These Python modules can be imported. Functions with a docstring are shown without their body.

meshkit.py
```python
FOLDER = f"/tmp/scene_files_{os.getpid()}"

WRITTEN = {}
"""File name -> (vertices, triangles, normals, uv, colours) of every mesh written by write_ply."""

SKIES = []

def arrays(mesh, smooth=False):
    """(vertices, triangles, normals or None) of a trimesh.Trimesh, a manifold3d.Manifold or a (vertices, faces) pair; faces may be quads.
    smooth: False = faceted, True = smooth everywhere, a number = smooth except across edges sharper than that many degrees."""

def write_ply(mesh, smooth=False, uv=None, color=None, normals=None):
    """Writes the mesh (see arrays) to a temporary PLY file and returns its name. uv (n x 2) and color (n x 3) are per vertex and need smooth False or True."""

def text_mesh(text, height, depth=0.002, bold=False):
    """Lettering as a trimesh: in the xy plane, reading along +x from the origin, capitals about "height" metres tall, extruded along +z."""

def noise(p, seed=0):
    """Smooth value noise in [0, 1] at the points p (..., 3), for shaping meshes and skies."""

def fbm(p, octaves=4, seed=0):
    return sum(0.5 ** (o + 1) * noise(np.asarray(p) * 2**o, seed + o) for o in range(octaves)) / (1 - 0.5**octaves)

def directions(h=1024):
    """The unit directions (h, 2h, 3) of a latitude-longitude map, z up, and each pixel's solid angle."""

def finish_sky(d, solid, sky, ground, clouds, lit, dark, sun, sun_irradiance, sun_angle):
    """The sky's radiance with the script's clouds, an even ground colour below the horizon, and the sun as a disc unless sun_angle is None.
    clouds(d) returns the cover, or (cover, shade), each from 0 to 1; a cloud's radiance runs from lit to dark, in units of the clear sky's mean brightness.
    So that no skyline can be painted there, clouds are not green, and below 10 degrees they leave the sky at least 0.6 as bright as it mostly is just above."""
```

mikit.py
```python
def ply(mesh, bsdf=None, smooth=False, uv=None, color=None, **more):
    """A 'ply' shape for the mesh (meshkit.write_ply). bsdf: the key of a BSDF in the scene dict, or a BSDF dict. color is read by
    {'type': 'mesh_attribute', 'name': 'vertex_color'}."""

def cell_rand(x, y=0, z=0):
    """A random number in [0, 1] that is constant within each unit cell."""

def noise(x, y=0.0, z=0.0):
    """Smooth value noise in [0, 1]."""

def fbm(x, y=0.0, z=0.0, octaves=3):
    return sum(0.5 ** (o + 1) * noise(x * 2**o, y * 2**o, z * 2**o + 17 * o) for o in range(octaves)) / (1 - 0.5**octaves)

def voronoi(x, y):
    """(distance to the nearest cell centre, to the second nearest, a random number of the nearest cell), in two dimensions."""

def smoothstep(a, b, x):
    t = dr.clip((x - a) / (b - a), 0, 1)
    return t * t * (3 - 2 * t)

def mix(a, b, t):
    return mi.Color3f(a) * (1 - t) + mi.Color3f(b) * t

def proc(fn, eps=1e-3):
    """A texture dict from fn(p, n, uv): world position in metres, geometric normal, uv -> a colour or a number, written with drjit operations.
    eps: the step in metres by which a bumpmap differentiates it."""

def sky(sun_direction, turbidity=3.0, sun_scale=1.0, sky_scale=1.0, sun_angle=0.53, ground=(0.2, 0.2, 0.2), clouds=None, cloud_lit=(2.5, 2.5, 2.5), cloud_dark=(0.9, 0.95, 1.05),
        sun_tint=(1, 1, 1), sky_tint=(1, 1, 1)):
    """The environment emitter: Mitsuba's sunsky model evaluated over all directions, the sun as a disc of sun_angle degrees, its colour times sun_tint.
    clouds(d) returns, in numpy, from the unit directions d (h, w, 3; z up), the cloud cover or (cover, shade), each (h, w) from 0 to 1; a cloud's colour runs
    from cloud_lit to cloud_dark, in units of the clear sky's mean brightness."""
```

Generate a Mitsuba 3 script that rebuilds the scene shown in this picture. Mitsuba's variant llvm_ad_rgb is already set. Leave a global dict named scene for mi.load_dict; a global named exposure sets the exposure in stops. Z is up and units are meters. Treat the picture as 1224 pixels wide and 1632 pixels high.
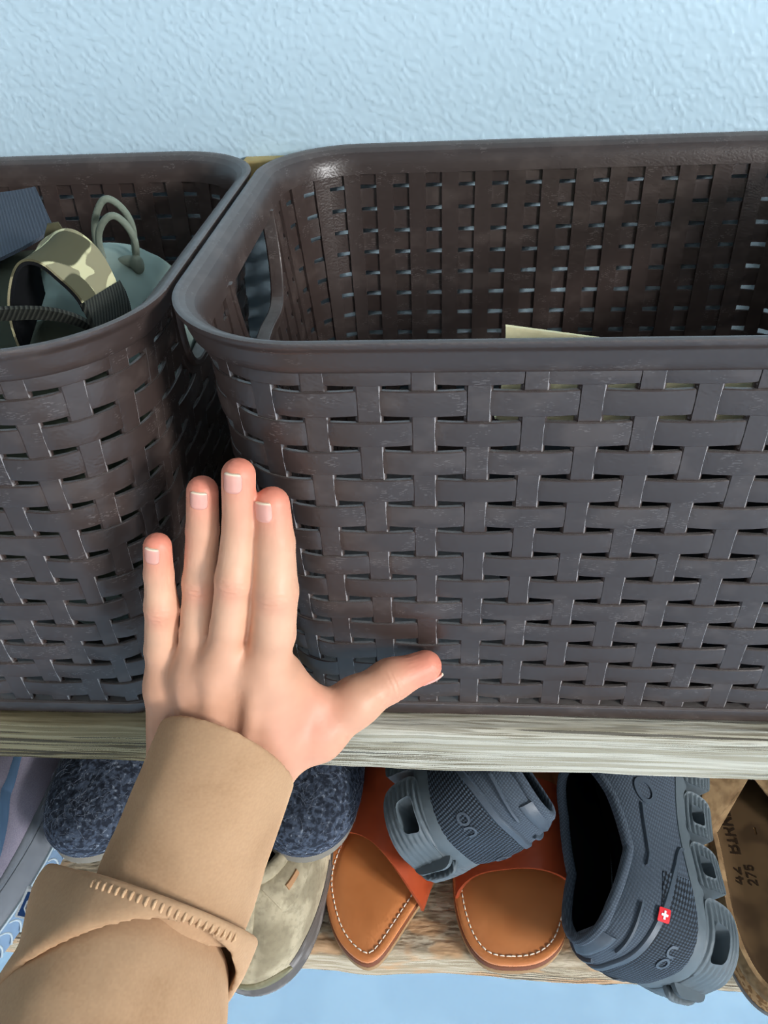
import math, random
import numpy as np
import trimesh, manifold3d, shapely
import mitsuba as mi
import drjit as dr
import mikit, meshkit
from mikit import noise, fbm, smoothstep, mix, voronoi
T = mi.ScalarTransform4f
rng = np.random.default_rng(7)
random.seed(7)

# ---------------------------------------------------------------- camera, light, exposure
scene, labels = {}, {}
exposure = 0.78
CAM = np.array([-.08415, -.31901, .41643])
AX = np.array([[.996952, .064352, -.0441], [.004427, -.611046, -.791583], [-.077887, .788975, -.609469]])   # right, down, forward
FPX = 1268.0
scene['camera'] = {'type': 'perspective', 'fov': math.degrees(2 * math.atan(612 / FPX)), 'fov_axis': 'x', 'near_clip': .01, 'far_clip': 50,
                   'to_world': T().look_at(origin=CAM.tolist(), target=(CAM + AX[2]).tolist(), up=(-AX[1]).tolist())}
WIN_SIDE, FILL_FRONT = (66.0, 66.0, 66.0), (2.25, 2.27, 2.33)     # daylight of the right window; added fill pane behind the camera


# ---------------------------------------------------------------- helpers
def put(key, mesh, bsdf, smooth=False, to_world=None, **kw):
    d = mikit.ply(mesh, bsdf, smooth=smooth, **kw)
    if to_world is not None:
        d['to_world'] = to_world
    base, n = key, 0
    while key in scene:
        n += 1
        key = f'{base}_{n:03d}'
    scene[key] = d
    return key


def tag(key, label=None, cat=None, group=None, kind=None):
    e = labels.setdefault(key, {})
    for k, v in (('label', label), ('category', cat), ('group', group), ('kind', kind)):
        if v is not None:
            e[k] = v


def grid_faces(n, m, wrap_n=False, wrap_m=False):
    i = np.arange(n if wrap_n else n - 1)
    j = np.arange(m if wrap_m else m - 1)
    I, J = np.meshgrid(i, j, indexing='ij')
    a = I * m + J
    b = ((I + 1) % n) * m + J
    c = ((I + 1) % n) * m + (J + 1) % m
    d = I * m + (J + 1) % m
    return np.vstack([np.stack([a, b, c], -1).reshape(-1, 3), np.stack([a, c, d], -1).reshape(-1, 3)])


def outward(m):
    m = trimesh.Trimesh(m.vertices, m.faces, process=False)
    if m.volume < 0:
        m.invert()
    return m


def sweep(rings, closed=False, cap=True):
    """A solid from rings (n, m, 3): closed cross-sections joined in order."""
    rings = np.asarray(rings, float)
    n, m = rings.shape[:2]
    f = grid_faces(n, m, closed, True)
    v = rings.reshape(-1, 3)
    if cap and not closed:
        c = len(v)
        v = np.vstack([v, rings[0].mean(0), rings[-1].mean(0)])
        j = np.arange(m)
        f = np.vstack([f, np.stack([j, (j + 1) % m, j * 0 + c], -1), np.stack([(n - 1) * m + (j + 1) % m, (n - 1) * m + j, j * 0 + c + 1], -1)])
    return outward(trimesh.Trimesh(v, f, process=False))


def cat(*ms):
    return trimesh.util.concatenate([trimesh.Trimesh(m.vertices, m.faces, process=False) for m in ms])


def spline(pts, n):
    """A smooth curve through the points: n samples."""
    from scipy.interpolate import CubicSpline
    p = np.asarray(pts, float)
    s = np.r_[0, np.cumsum(np.linalg.norm(np.diff(p[:, :3], axis=0), axis=1))]
    return CubicSpline(s, p)(np.linspace(0, s[-1], n))


def frames(path, up):
    t = np.gradient(path, axis=0)
    t /= np.linalg.norm(t, axis=1, keepdims=True)
    up = np.broadcast_to(np.asarray(up, float), path.shape)
    a = np.cross(t, up)
    a /= np.linalg.norm(a, axis=1, keepdims=True) + 1e-12
    return t, a, np.cross(a, t)


def tube(path, r, m=8, up=(0, 0, 1), closed=False, flat=1.0):
    path = np.asarray(path, float)
    t, a, b = frames(path, up)
    r = np.broadcast_to(r, (len(path),))[:, None, None]
    th = np.arange(m) * 2 * np.pi / m
    return sweep(path[:, None] + r * (np.cos(th)[None, :, None] * a[:, None] + flat * np.sin(th)[None, :, None] * b[:, None]), closed)


def ribbon(path, width_dir, w, th, bev=.25):
    """A strap: path (n, 3), half width direction vectors, width w, thickness th."""
    path = np.asarray(path, float)
    t = np.gradient(path, axis=0)
    t /= np.linalg.norm(t, axis=1, keepdims=True)
    wd = np.broadcast_to(np.asarray(width_dir, float), path.shape)
    nn = np.cross(t, wd)
    nn /= np.linalg.norm(nn, axis=1, keepdims=True) + 1e-12
    w = np.broadcast_to(w, (len(path),))[:, None, None]
    prof = np.array([(-.5, -.5 + bev), (-.5, .5 - bev), (-.5 + bev * th / .02, .5), (.5 - bev * th / .02, .5), (.5, .5 - bev), (.5, -.5 + bev), (.5 - bev * th / .02, -.5), (-.5 + bev * th / .02, -.5)])
    return sweep(path[:, None] + prof[None, :, :1] * w * wd[:, None] + prof[None, :, 1:] * th * nn[:, None])


def nets(f, lo, hi, h):
    """The zero surface of f(points) (negative inside) by surface nets on a grid of step h."""
    lo, hi = np.asarray(lo, float), np.asarray(hi, float)
    n = np.ceil((hi - lo) / h).astype(int) + 1
    ax = [lo[k] + h * np.arange(n[k]) for k in range(3)]
    P = np.stack(np.meshgrid(*ax, indexing='ij'), -1)
    st = 4
    C = P[::st, ::st, ::st]
    V = np.repeat(np.repeat(np.repeat(f(C.reshape(-1, 3)).reshape(C.shape[:3]), st, 0), st, 1), st, 2)[:n[0], :n[1], :n[2]].copy()
    near = np.abs(V) < h * st * 2.2
    V[near] = f(P[near])
    s = V < 0
    cs = [s[a:n[0] - 1 + a, b:n[1] - 1 + b, c:n[2] - 1 + c] for a in (0, 1) for b in (0, 1) for c in (0, 1)]
    tot = sum(c.astype(int) for c in cs)
    cell = (tot > 0) & (tot < 8)
    idx = np.full(cell.shape, -1)
    ijk = np.argwhere(cell)
    idx[tuple(ijk.T)] = np.arange(len(ijk))
    acc, cnt = np.zeros((len(ijk), 3)), np.zeros((len(ijk), 1))
    corners = [(a, b, c) for a in (0, 1) for b in (0, 1) for c in (0, 1)]
    for p in corners:
        for k in range(3):
            if p[k]:
                continue
            q = tuple(p[i] + (i == k) for i in range(3))
            va, vb = V[tuple((ijk + p).T)], V[tuple((ijk + q).T)]
            on = (va < 0) != (vb < 0)
            t = np.where(on, va / np.where(on, va - vb, 1), 0)
            pt = ijk + np.array(p) + t[:, None] * (np.arange(3) == k)
            acc += np.where(on[:, None], pt, 0)
            cnt += on[:, None]
    v = lo + h * acc / np.maximum(cnt, 1)
    F = []
    for k in range(3):
        a, b = (k + 1) % 3, (k + 2) % 3
        sl0, sl1 = [slice(1, -1)] * 3, [slice(1, -1)] * 3
        sl0[k], sl1[k] = slice(0, -1), slice(1, None)
        on = np.argwhere(s[tuple(sl0)] != s[tuple(sl1)])
        e = on.copy()
        for q in range(3):
            if q != k:
                e[:, q] += 1
        A, B = np.eye(3, dtype=int)[a], np.eye(3, dtype=int)[b]
        quad = np.stack([idx[tuple((e - A - B).T)], idx[tuple((e - B).T)], idx[tuple(e.T)], idx[tuple((e - A).T)]], -1)
        flip = ~s[tuple(e.T)]
        quad[~flip] = quad[~flip][:, ::-1]
        F.append(quad)
    F = np.vstack(F)
    F = F[(F >= 0).all(1)]
    return outward(trimesh.Trimesh(v, np.vstack([F[:, [0, 1, 2]], F[:, [0, 2, 3]]]), process=False))


def relax(m, n=4, lam=.5, mu=-.42):
    """Smooths a mesh without shrinking it much."""
    from scipy.sparse import coo_matrix
    v, f = np.array(m.vertices, float), np.asarray(m.faces)
    e = np.vstack([f[:, [0, 1]], f[:, [1, 2]], f[:, [2, 0]]])
    a = coo_matrix((np.ones(2 * len(e)), (np.r_[e[:, 0], e[:, 1]], np.r_[e[:, 1], e[:, 0]])), shape=(len(v), len(v))).tocsr()
    a.data[:] = 1
    d = np.maximum(np.asarray(a.sum(1)), 1)
    for _ in range(n):
        for k in (lam, mu):
            v = v + k * (a @ v / d - v)
    return trimesh.Trimesh(v, f, process=False)


def smin(a, b, k):
    h = np.clip(.5 + .5 * (b - a) / k, 0, 1)
    return b + (a - b) * h - k * h * (1 - h)


def cone(p, a, b, ra, rb):
    """Distance to a tapered capsule."""
    a, b = np.asarray(a, float), np.asarray(b, float)
    d = b - a
    t = np.clip((p - a) @ d / (d @ d), 0, 1)
    return np.linalg.norm(p - a - t[:, None] * d, axis=1) - (ra + (rb - ra) * t)


def ellip(p, c, r, R=None):
    q = p - np.asarray(c, float)
    if R is not None:
        q = q @ np.asarray(R).T
    r = np.asarray(r, float)
    k0, k1 = np.linalg.norm(q / r, axis=1), np.linalg.norm(q / r**2, axis=1)
    return k0 * (k0 - 1) / np.maximum(k1, 1e-9)


def rounded_box(size, bevel, seg=3):
    x, y, z = np.asarray(size) / 2 - bevel
    s = manifold3d.Manifold.sphere(bevel, 4 * seg)
    return manifold3d.Manifold.batch_hull([s.translate((a * x, b * y, c * z)) for a in (-1, 1) for b in (-1, 1) for c in (-1, 1)])


def tm(man):
    m = man.to_mesh()
    return trimesh.Trimesh(m.vert_properties[:, :3], m.tri_verts, process=False)


def pose(origin, y_axis, z_axis):
    y = np.array(y_axis, float)
    y /= np.linalg.norm(y)
    z = np.array(z_axis, float)
    z -= (z @ y) * y
    z /= np.linalg.norm(z)
    m = np.eye(4)
    m[:3, 0], m[:3, 1], m[:3, 2], m[:3, 3] = np.cross(y, z), y, z, origin
    return m


def moved(mesh, m):
    v = np.asarray(mesh.vertices) @ m[:3, :3].T + m[:3, 3]
    return trimesh.Trimesh(v, mesh.faces, process=False)


# ---------------------------------------------------------------- materials
def mat(key, base, rough=.5, spec=.5, bump=None, eps=5e-4, **kw):
    b = {'type': 'principled', 'base_color': base if isinstance(base, dict) else {'type': 'rgb', 'value': list(base)}, 'roughness': rough, 'specular': spec, **kw}
    if bump is not None:
        b = {'type': 'bumpmap', 'arbitrary': mikit.proc(bump, eps), 'scale': 1.0, 'bsdf': b}
    scene[key] = {'type': 'twosided', 'bsdf': b}


def lin(*rgb):
    return [((c / 255 + .055) / 1.055) ** 2.4 if c > 10 else c / 255 / 12.92 for c in rgb]


mat('paint_blue', mikit.proc(lambda p, n, uv: mix(lin(180, 204, 217), lin(174, 199, 213), noise(p.x * 9, p.y * 9, p.z * 9))), .45, .35,
    bump=lambda p, n, uv: .00026 * smoothstep(.35, .8, noise(p.x * 360, p.y * 230, p.z * 280)) + .00012 * noise(p.x * 500, p.y * 500, p.z * 400), eps=5e-4)
mat('paint_white', lin(120, 118, 115), .8, .2)
mat('paint_ceiling', lin(178, 178, 176), .8, .2)
mat('paint_floor', mikit.proc(lambda p, n, uv: mix(lin(182, 214, 238), lin(176, 208, 233), smoothstep(.45, .7, fbm(p.x * 14, p.y * 14)))), .4, .4)


def wood(tint_a, tint_b, dark, fx=1.0, warm=None, stain_shade=None):
    def fn(p, n, uv):
        y, z = p.y + .006 * noise(p.x * 6, p.z * 30), p.z + .003 * noise(p.x * 8, p.y * 40)
        g = fbm(p.x * 9 * fx, y * 240, z * 340, 4)
        fine = fbm(p.x * 34 * fx, y * 800, z * 1200, 2)
        big = fbm(p.x * 7, y * 16, z * 36, 3)
        c = mix(tint_a, tint_b, smoothstep(.32, .68, g))
        c = mix(c, dark, .9 * smoothstep(.44, .66, fine) * smoothstep(.25, .7, big))
        if warm is not None:
            c = mix(c, warm, .7 * smoothstep(.55, .72, fbm(p.x * 40, p.y * 60, p.z * 70, 3)))
        crack = smoothstep(.60, .66, noise(p.x * 10, y * 330, z * 560)) * smoothstep(.5, .62, noise(p.x * 5, y * 40, z * 60))
        if stain_shade is not None:
            c = mix(c, c * mi.Color3f(stain_shade), smoothstep(-.10, -.26, p.x + .10 * (fbm(p.x * 6, y * 20, z * 30) - .5)))  # left end: own olive tone, plus the arm shade painted into the colour
        return mix(c, [.03, .025, .02], .75 * crack)
    return fn


mat('wood_grey', mikit.proc(wood(lin(186, 184, 171), lin(150, 145, 128), lin(98, 90, 73), stain_shade=(.58, .50, .36))), .8, .2,
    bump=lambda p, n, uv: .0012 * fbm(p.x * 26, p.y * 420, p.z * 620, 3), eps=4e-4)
mat('wood_brown', mikit.proc(wood(lin(184, 172, 150), lin(154, 138, 114), lin(102, 86, 66), 4.5, lin(186, 144, 104))), .8, .2,
    bump=lambda p, n, uv: .0016 * fbm(p.x * 160, p.y * 420, p.z * 500, 3), eps=4e-4)


def plastic(p, n, uv):
    dust = smoothstep(.5, .78, fbm(p.x * 45, p.y * 45, p.z * 60, 4))
    patch = smoothstep(.52, .66, noise(p.x * 60, p.y * 60, p.z * 60))
    scuff = smoothstep(.6, .75, noise(p.x * 700, p.y * 700, p.z * 1500)) * smoothstep(.5, .6, noise(p.x * 210, p.y * 210, p.z * 160)) * patch
    c = mix(lin(52, 42, 39), lin(70, 60, 56), .6 * dust)
    c = mix(c, lin(118, 112, 110), .22 * scuff)
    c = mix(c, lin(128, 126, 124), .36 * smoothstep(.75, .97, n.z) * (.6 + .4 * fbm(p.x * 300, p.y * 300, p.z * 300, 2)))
    return c


def worn_lit_plastic(p, n, uv):
    worn = smoothstep(.3, .9, uv.x) * smoothstep(.15, .5, noise(p.x * 300, p.y * 300, p.z * 260))  # edge wear together with a painted edge highlight
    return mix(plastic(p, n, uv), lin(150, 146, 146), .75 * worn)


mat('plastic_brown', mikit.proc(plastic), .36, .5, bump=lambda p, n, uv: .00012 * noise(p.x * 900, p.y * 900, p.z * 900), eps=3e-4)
mat('plastic_slat', mikit.proc(worn_lit_plastic), .36, .5, bump=lambda p, n, uv: .00012 * noise(p.x * 900, p.y * 900, p.z * 900), eps=3e-4)

mat('label_red', lin(205, 30, 40), .5, .4)
mat('label_white', lin(235, 235, 235), .6, .3)

# ---------------------------------------------------------------- the room
X0, X1, Y0, Y1, Z0, Z1 = -2.2, 3.4, -3.8, .335, -.80, 2.1


def slab(lo, hi):
    lo, hi = np.array(lo, float), np.array(hi, float)
    m = trimesh.creation.box(hi - lo)
    m.apply_translation((lo + hi) / 2)
    return m


def wall_with_hole(lo, hi, axis, hole):
    """A slab with a window opening; hole = (a0, a1, z0, z1) along the other axis and z."""
    big = manifold3d.Manifold.cube(list(np.subtract(hi, lo))).translate(list(lo))
    a0, a1, z0, z1 = hole
    l, h = [0, 0, z0], [0, 0, z1]
    l[axis], h[axis], l[1 - axis], h[1 - axis] = lo[axis] - .1, hi[axis] + .1, a0, a1
    return tm(big - manifold3d.Manifold.cube(list(np.subtract(h, l))).translate(l))


def structure(key, mesh, m, **kw):
    put(key, mesh, m, **kw)
    tag(key, kind='structure')


structure('wall_back', slab((X0, Y1, Z0), (X1, Y1 + .1, Z1)), 'paint_blue')
structure('wall_left', slab((X0 - .1, Y0, Z0), (X0, Y1, Z1)), 'paint_white')
structure('floor', slab((X0 - .1, Y0 - .1, Z0 - .1), (X1 + .1, Y1 + .1, Z0)), 'paint_floor')
structure('ceiling', slab((X0 - .1, Y0 - .1, Z1), (X1 + .1, Y1 + .1, Z1 + .1)), 'paint_ceiling')
W1, W2 = (-3.3, -2.0, 1.0, 1.85), (-1.9, 1.9, -.65, .55)
structure('wall_right', wall_with_hole((X1, Y0, Z0), (X1 + .1, Y1, Z1), 0, W1), 'paint_white')
structure('wall_front', wall_with_hole((X0, Y0 - .1, Z0), (X1, Y0, Z1), 1, W2), 'paint_white')


def window(key, axis, pos, hole, rad, sign):
    a0, a1, z0, z1 = hole
    bars = []
    for u0, u1, v0, v1 in ((a0, a1, z0, z0 + .04), (a0, a1, z1 - .04, z1), (a0, a0 + .04, z0 + .04, z1 - .04), (a1 - .04, a1, z0 + .04, z1 - .04), ((a0 + a1) / 2 - .02, (a0 + a1) / 2 + .02, z0 + .04, z1 - .04)):
        lo, hi = [0, 0, v0], [0, 0, v1]
        lo[1 - axis], hi[1 - axis] = u0, u1
        lo[axis], hi[axis] = sorted((pos + sign * .03, pos + sign * .07))
        bars.append(slab(lo, hi))
    put(key + '__frame', cat(*bars), 'paint_white')
    c = [0, 0, (z0 + z1) / 2]
    c[axis], c[1 - axis] = pos + sign * .075, (a0 + a1) / 2
    n = [0, 0, 0]
    n[axis] = -sign
    scene[key + '__pane'] = {'type': 'rectangle', 'emitter': {'type': 'area', 'radiance': {'type': 'rgb', 'value': list(rad)}},
                             'to_world': T().look_at(origin=c, target=(np.array(c) + n).tolist(), up=[0, 0, 1]).scale([(a1 - a0) / 2, (z1 - z0) / 2, 1])}
    tag(key, kind='structure')


window('window_1', 0, X1, W1, WIN_SIDE, 1)
window('window_2', 1, Y0, W2, FILL_FRONT, -1)  # added glowing pane out of view, fills the front faces with light

# ---------------------------------------------------------------- shelves


def plank(x0, x1, y0, y1, z0, z1, rough, seed, nx=240):
    """A worn board: rounded rectangle section along x, its edges uneven."""
    r = .006
    prof = []
    for cy, cz, a in ((y1 - r, z1 - r, 0), (y0 + r, z1 - r, 90), (y0 + r, z0 + r, 180), (y1 - r, z0 + r, 270)):
        for k in range(5):
            t = math.radians(a + 90 * k / 4)
            prof.append((cy + r * math.cos(t), cz + r * math.sin(t)))
    prof = np.array(prof)
    x = np.linspace(x0, x1, nx)
    ring = np.stack(np.broadcast_arrays(x[:, None], prof[None, :, 0], prof[None, :, 1]), -1).copy()
    ns = meshkit.fbm(ring * [14, 60, 60] + seed, 4) - .5
    ns2 = meshkit.noise(ring * [60, 200, 200] + seed, 3) - .5
    front = (prof[:, 0] < (y0 + y1) / 2)[None, :]
    ring[..., 1] += np.where(front, rough * ns + .3 * rough * ns2, 0)
    ring[..., 2] += np.where(front & (prof[:, 1] < (z0 + z1) / 2)[None, :], .6 * rough * ns, 0)
    return sweep(ring)


structure('added_post_1', slab((.235, .262, Z0), (.275, Y1, .285)), 'wood_grey')  # unseen post, added to block side light behind the right basket
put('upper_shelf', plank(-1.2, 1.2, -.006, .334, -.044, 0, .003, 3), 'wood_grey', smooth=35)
tag('upper_shelf', 'weathered grey wooden plank shelf carrying the two dark baskets', 'shelf')
put('lower_shelf', plank(-1.2, 1.2, -.056, .334, -.235, -.20, .006, 9), 'wood_brown', smooth=35)
tag('lower_shelf', 'rough brown wooden plank shelf under the row of shoes', 'shelf')

# ---------------------------------------------------------------- baskets
CY, PITCH = .1607, .02509
ZT, ZB = .2535, .0115                  # the woven wall runs from ZB to ZT
SX = .1475                             # half length of the straight front


class Wall:
    """The basket's wall: a rounded rectangle that shrinks towards the base."""

    def __init__(self):
        self.nx, self.ny = 24, 22      # slats along the whole turn: fixed by the perimeter below
        r, hx, hy = self.dims(.2326)
        self.seg = [2 * (hx - r), math.pi / 2 * r, 2 * (hy - r), math.pi / 2 * r] * 2
        self.per = sum(self.seg)
        self.n = int(round(self.per / PITCH / 2)) * 2
        self.pitch = self.per / self.n

    @staticmethod
    def dims(z):
        u = z / .2326
        r = .040 + .018 * u
        return r, SX + r, .1517 + .009 * u

    def pos(self, s, z, d):
        """s: length along the turn from the middle of the front going right (+x); d: outward from the inner face."""
        s, z, d = np.broadcast_arrays(np.asarray(s, float), np.asarray(z, float), np.asarray(d, float))
        r, hx, hy = self.dims(z)
        d = d - .0034
        seg = self.seg
        t = np.mod(s + seg[0] / 2, self.per)
        e = np.r_[0, np.cumsum(seg)]
        k = np.clip(np.searchsorted(e, t, side='right') - 1, 0, 7)
        f = (t - e[k]) / np.array(seg)[k]
        x, y, nx, ny = (np.zeros_like(t) for _ in range(4))
        a, b = hx - r, hy - r
        cs = [(a, -b), (a, b), (-a, b), (-a, -b)]
        for i, (px, py, qx, qy, mx, my) in enumerate(((-a, -hy, a, -hy, 0, -1), (hx, -b, hx, b, 1, 0), (a, hy, -a, hy, 0, 1), (-hx, b, -hx, -b, -1, 0))):
            on = k == 2 * i
            x, y = np.where(on, px + (qx - px) * f, x), np.where(on, py + (qy - py) * f, y)
            nx, ny = np.where(on, mx, nx), np.where(on, my, ny)
            on = k == 2 * i + 1
            th = -math.pi / 2 + i * math.pi / 2 + f * math.pi / 2
            cx, cy = cs[i]
            x, y = np.where(on, cx + r * np.cos(th), x), np.where(on, cy + r * np.sin(th), y)
            nx, ny = np.where(on, np.cos(th), nx), np.where(on, np.sin(th), ny)
        return np.stack([x + nx * d, y + ny * d + CY, z + 0 * x], -1)


WALL = Wall()


def row_z(j):
    u = (j - 1) / 12
    return .23264 - 12 * .0174 * (u + .0386 * (u * u - u)) * math.cos(math.radians(2.2))


# handles: in the middle of both short sides, below the rim
S_SIDE = [WALL.seg[0] / 2 + WALL.seg[1] + WALL.seg[2] / 2, WALL.per - (WALL.seg[0] / 2 + WALL.seg[1] + WALL.seg[2] / 2)]
HAND_W, HAND_Z = .062, .196            # half width and bottom of the handle's cut


def in_handle(s, z):
    """Half width of the handle's cut at height z, else 0."""
    if z < HAND_Z - .004:
        return 0.0
    return HAND_W - max(0.0, (HAND_Z + .016 - z)) * .8


def slat_mesh(m):
    s0 = (m + .0) * WALL.pitch + OFF
    w, c = .0130, .0012
    zt, zb = ZT - .0015, ZB - .002
    for sc in S_SIDE:
        ds = (s0 - sc + WALL.per / 2) % WALL.per - WALL.per / 2
        if abs(ds) < HAND_W + .004:
            zt = HAND_Z - .006 + .016 * max(0, (abs(ds) - HAND_W + .02) / .024)
    prof = []
    us = np.r_[-.5 * w + c, np.linspace(-.5, .5, 9) * (w - 2 * c - .0008), .5 * w - c]
    prof += [(-w / 2, 0), (-w / 2, .0034 - c)] + [(u, .0034) for u in us] + [(w / 2, .0034 - c), (w / 2, 0)] + [(u, 0) for u in us[::-1][1:-1]]
    prof = np.array(prof)
    zs = np.linspace(zb, zt, 2)
    edge = ((prof[:, 1] > .003) & (np.abs(prof[:, 0]) > w / 2 - c - 1e-6)) * np.where(prof[:, 0] > 0, 1.0, .42)  # wear, with light from the right painted in: right edges paler
    m_ = sweep(WALL.pos(s0 + prof[None, :, 0], zs[:, None], prof[None, :, 1]))
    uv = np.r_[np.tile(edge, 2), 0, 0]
    return mikit.ply(m_, 'plastic_slat', uv=np.c_[uv, uv])


OFF = -.1455 - round(-.1455 / WALL.pitch) * WALL.pitch      # slat 0 of the picture stands at x = -.1455
M0 = round(-.1455 / WALL.pitch)


def strap_arc(j, s_a, s_b, closed):
    z, h = row_z(j), .0132 + .0004 * (1 - (j - 1) / 12)
    ztop = min(z + h / 2, ZT - .001)
    zbot = max(z - h / 2, ZB - .002)
    n = int((s_b - s_a) / WALL.pitch * 12)
    s = np.linspace(s_a, s_b, n, endpoint=not closed)
    ph = (s - OFF) / WALL.pitch - M0 + j               # slat index offset: even = the strap lies over the slat
    u = np.abs(np.mod(ph, 2) - 1)                      # 0 in the middle of a slat it lies over, 1 under the next slat
    d = .0035 - .0011 * np.minimum(u / .74, 1) ** 2 - .0009 * np.clip((u - .74) / .12, 0, 1)
    t, c = .0022, .0005
    prof = [(-t / 2, zbot), (t / 2 - c, zbot), (t / 2, zbot + c), (t / 2 + .0003, (zbot + ztop) / 2), (t / 2, ztop - c), (t / 2 - c, ztop), (-t / 2, ztop)]
    prof = np.array(prof)
    return sweep(WALL.pos(s[:, None], prof[None, :, 1], d[:, None] + prof[None, :, 0]), closed=closed)


def strap_mesh(j):
    z = row_z(j)
    hw = in_handle(0, z + .006)
    if hw == 0:
        return [strap_arc(j, 0, WALL.per, True)]
    hw += .003
    a, b = S_SIDE
    return [strap_arc(j, b + hw - WALL.per, a - hw, False), strap_arc(j, a + hw, b - hw, False)]


def turn(prof, n=None, extra=None):
    """A band all the way round: prof = (outward, z) points."""
    prof = np.array(prof)
    s = np.concatenate([np.linspace(0, sg, max(2, int(sg / (.004 if i % 2 else .02))), endpoint=False) + sum(WALL.seg[:i]) for i, sg in enumerate(WALL.seg)]) - WALL.seg[0] / 2
    return sweep(WALL.pos(s[:, None], prof[None, :, 1], prof[None, :, 0]), closed=True)


RIM = [(-.0004, .2505), (.0002, .2560), (.0016, .2612), (.0044, .2650), (.0082, .2676), (.0110, .2690), (.0130, .2694), (.0143, .2688), (.0146, .2672), (.0138, .2654), (.0120, .2640), (.0112, .2622), (.0106, .2570), (.0092, .2530),
       (.0078, .2513), (.0060, .2508), (.0030, .2506)]
BASE = [(-.0012, .0000), (.0028, .0000), (.0050, .0010), (.0056, .0030), (.0054, .0098), (.0046, .0112), (.0036, .0118), (-.0004, .0118)]


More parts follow.
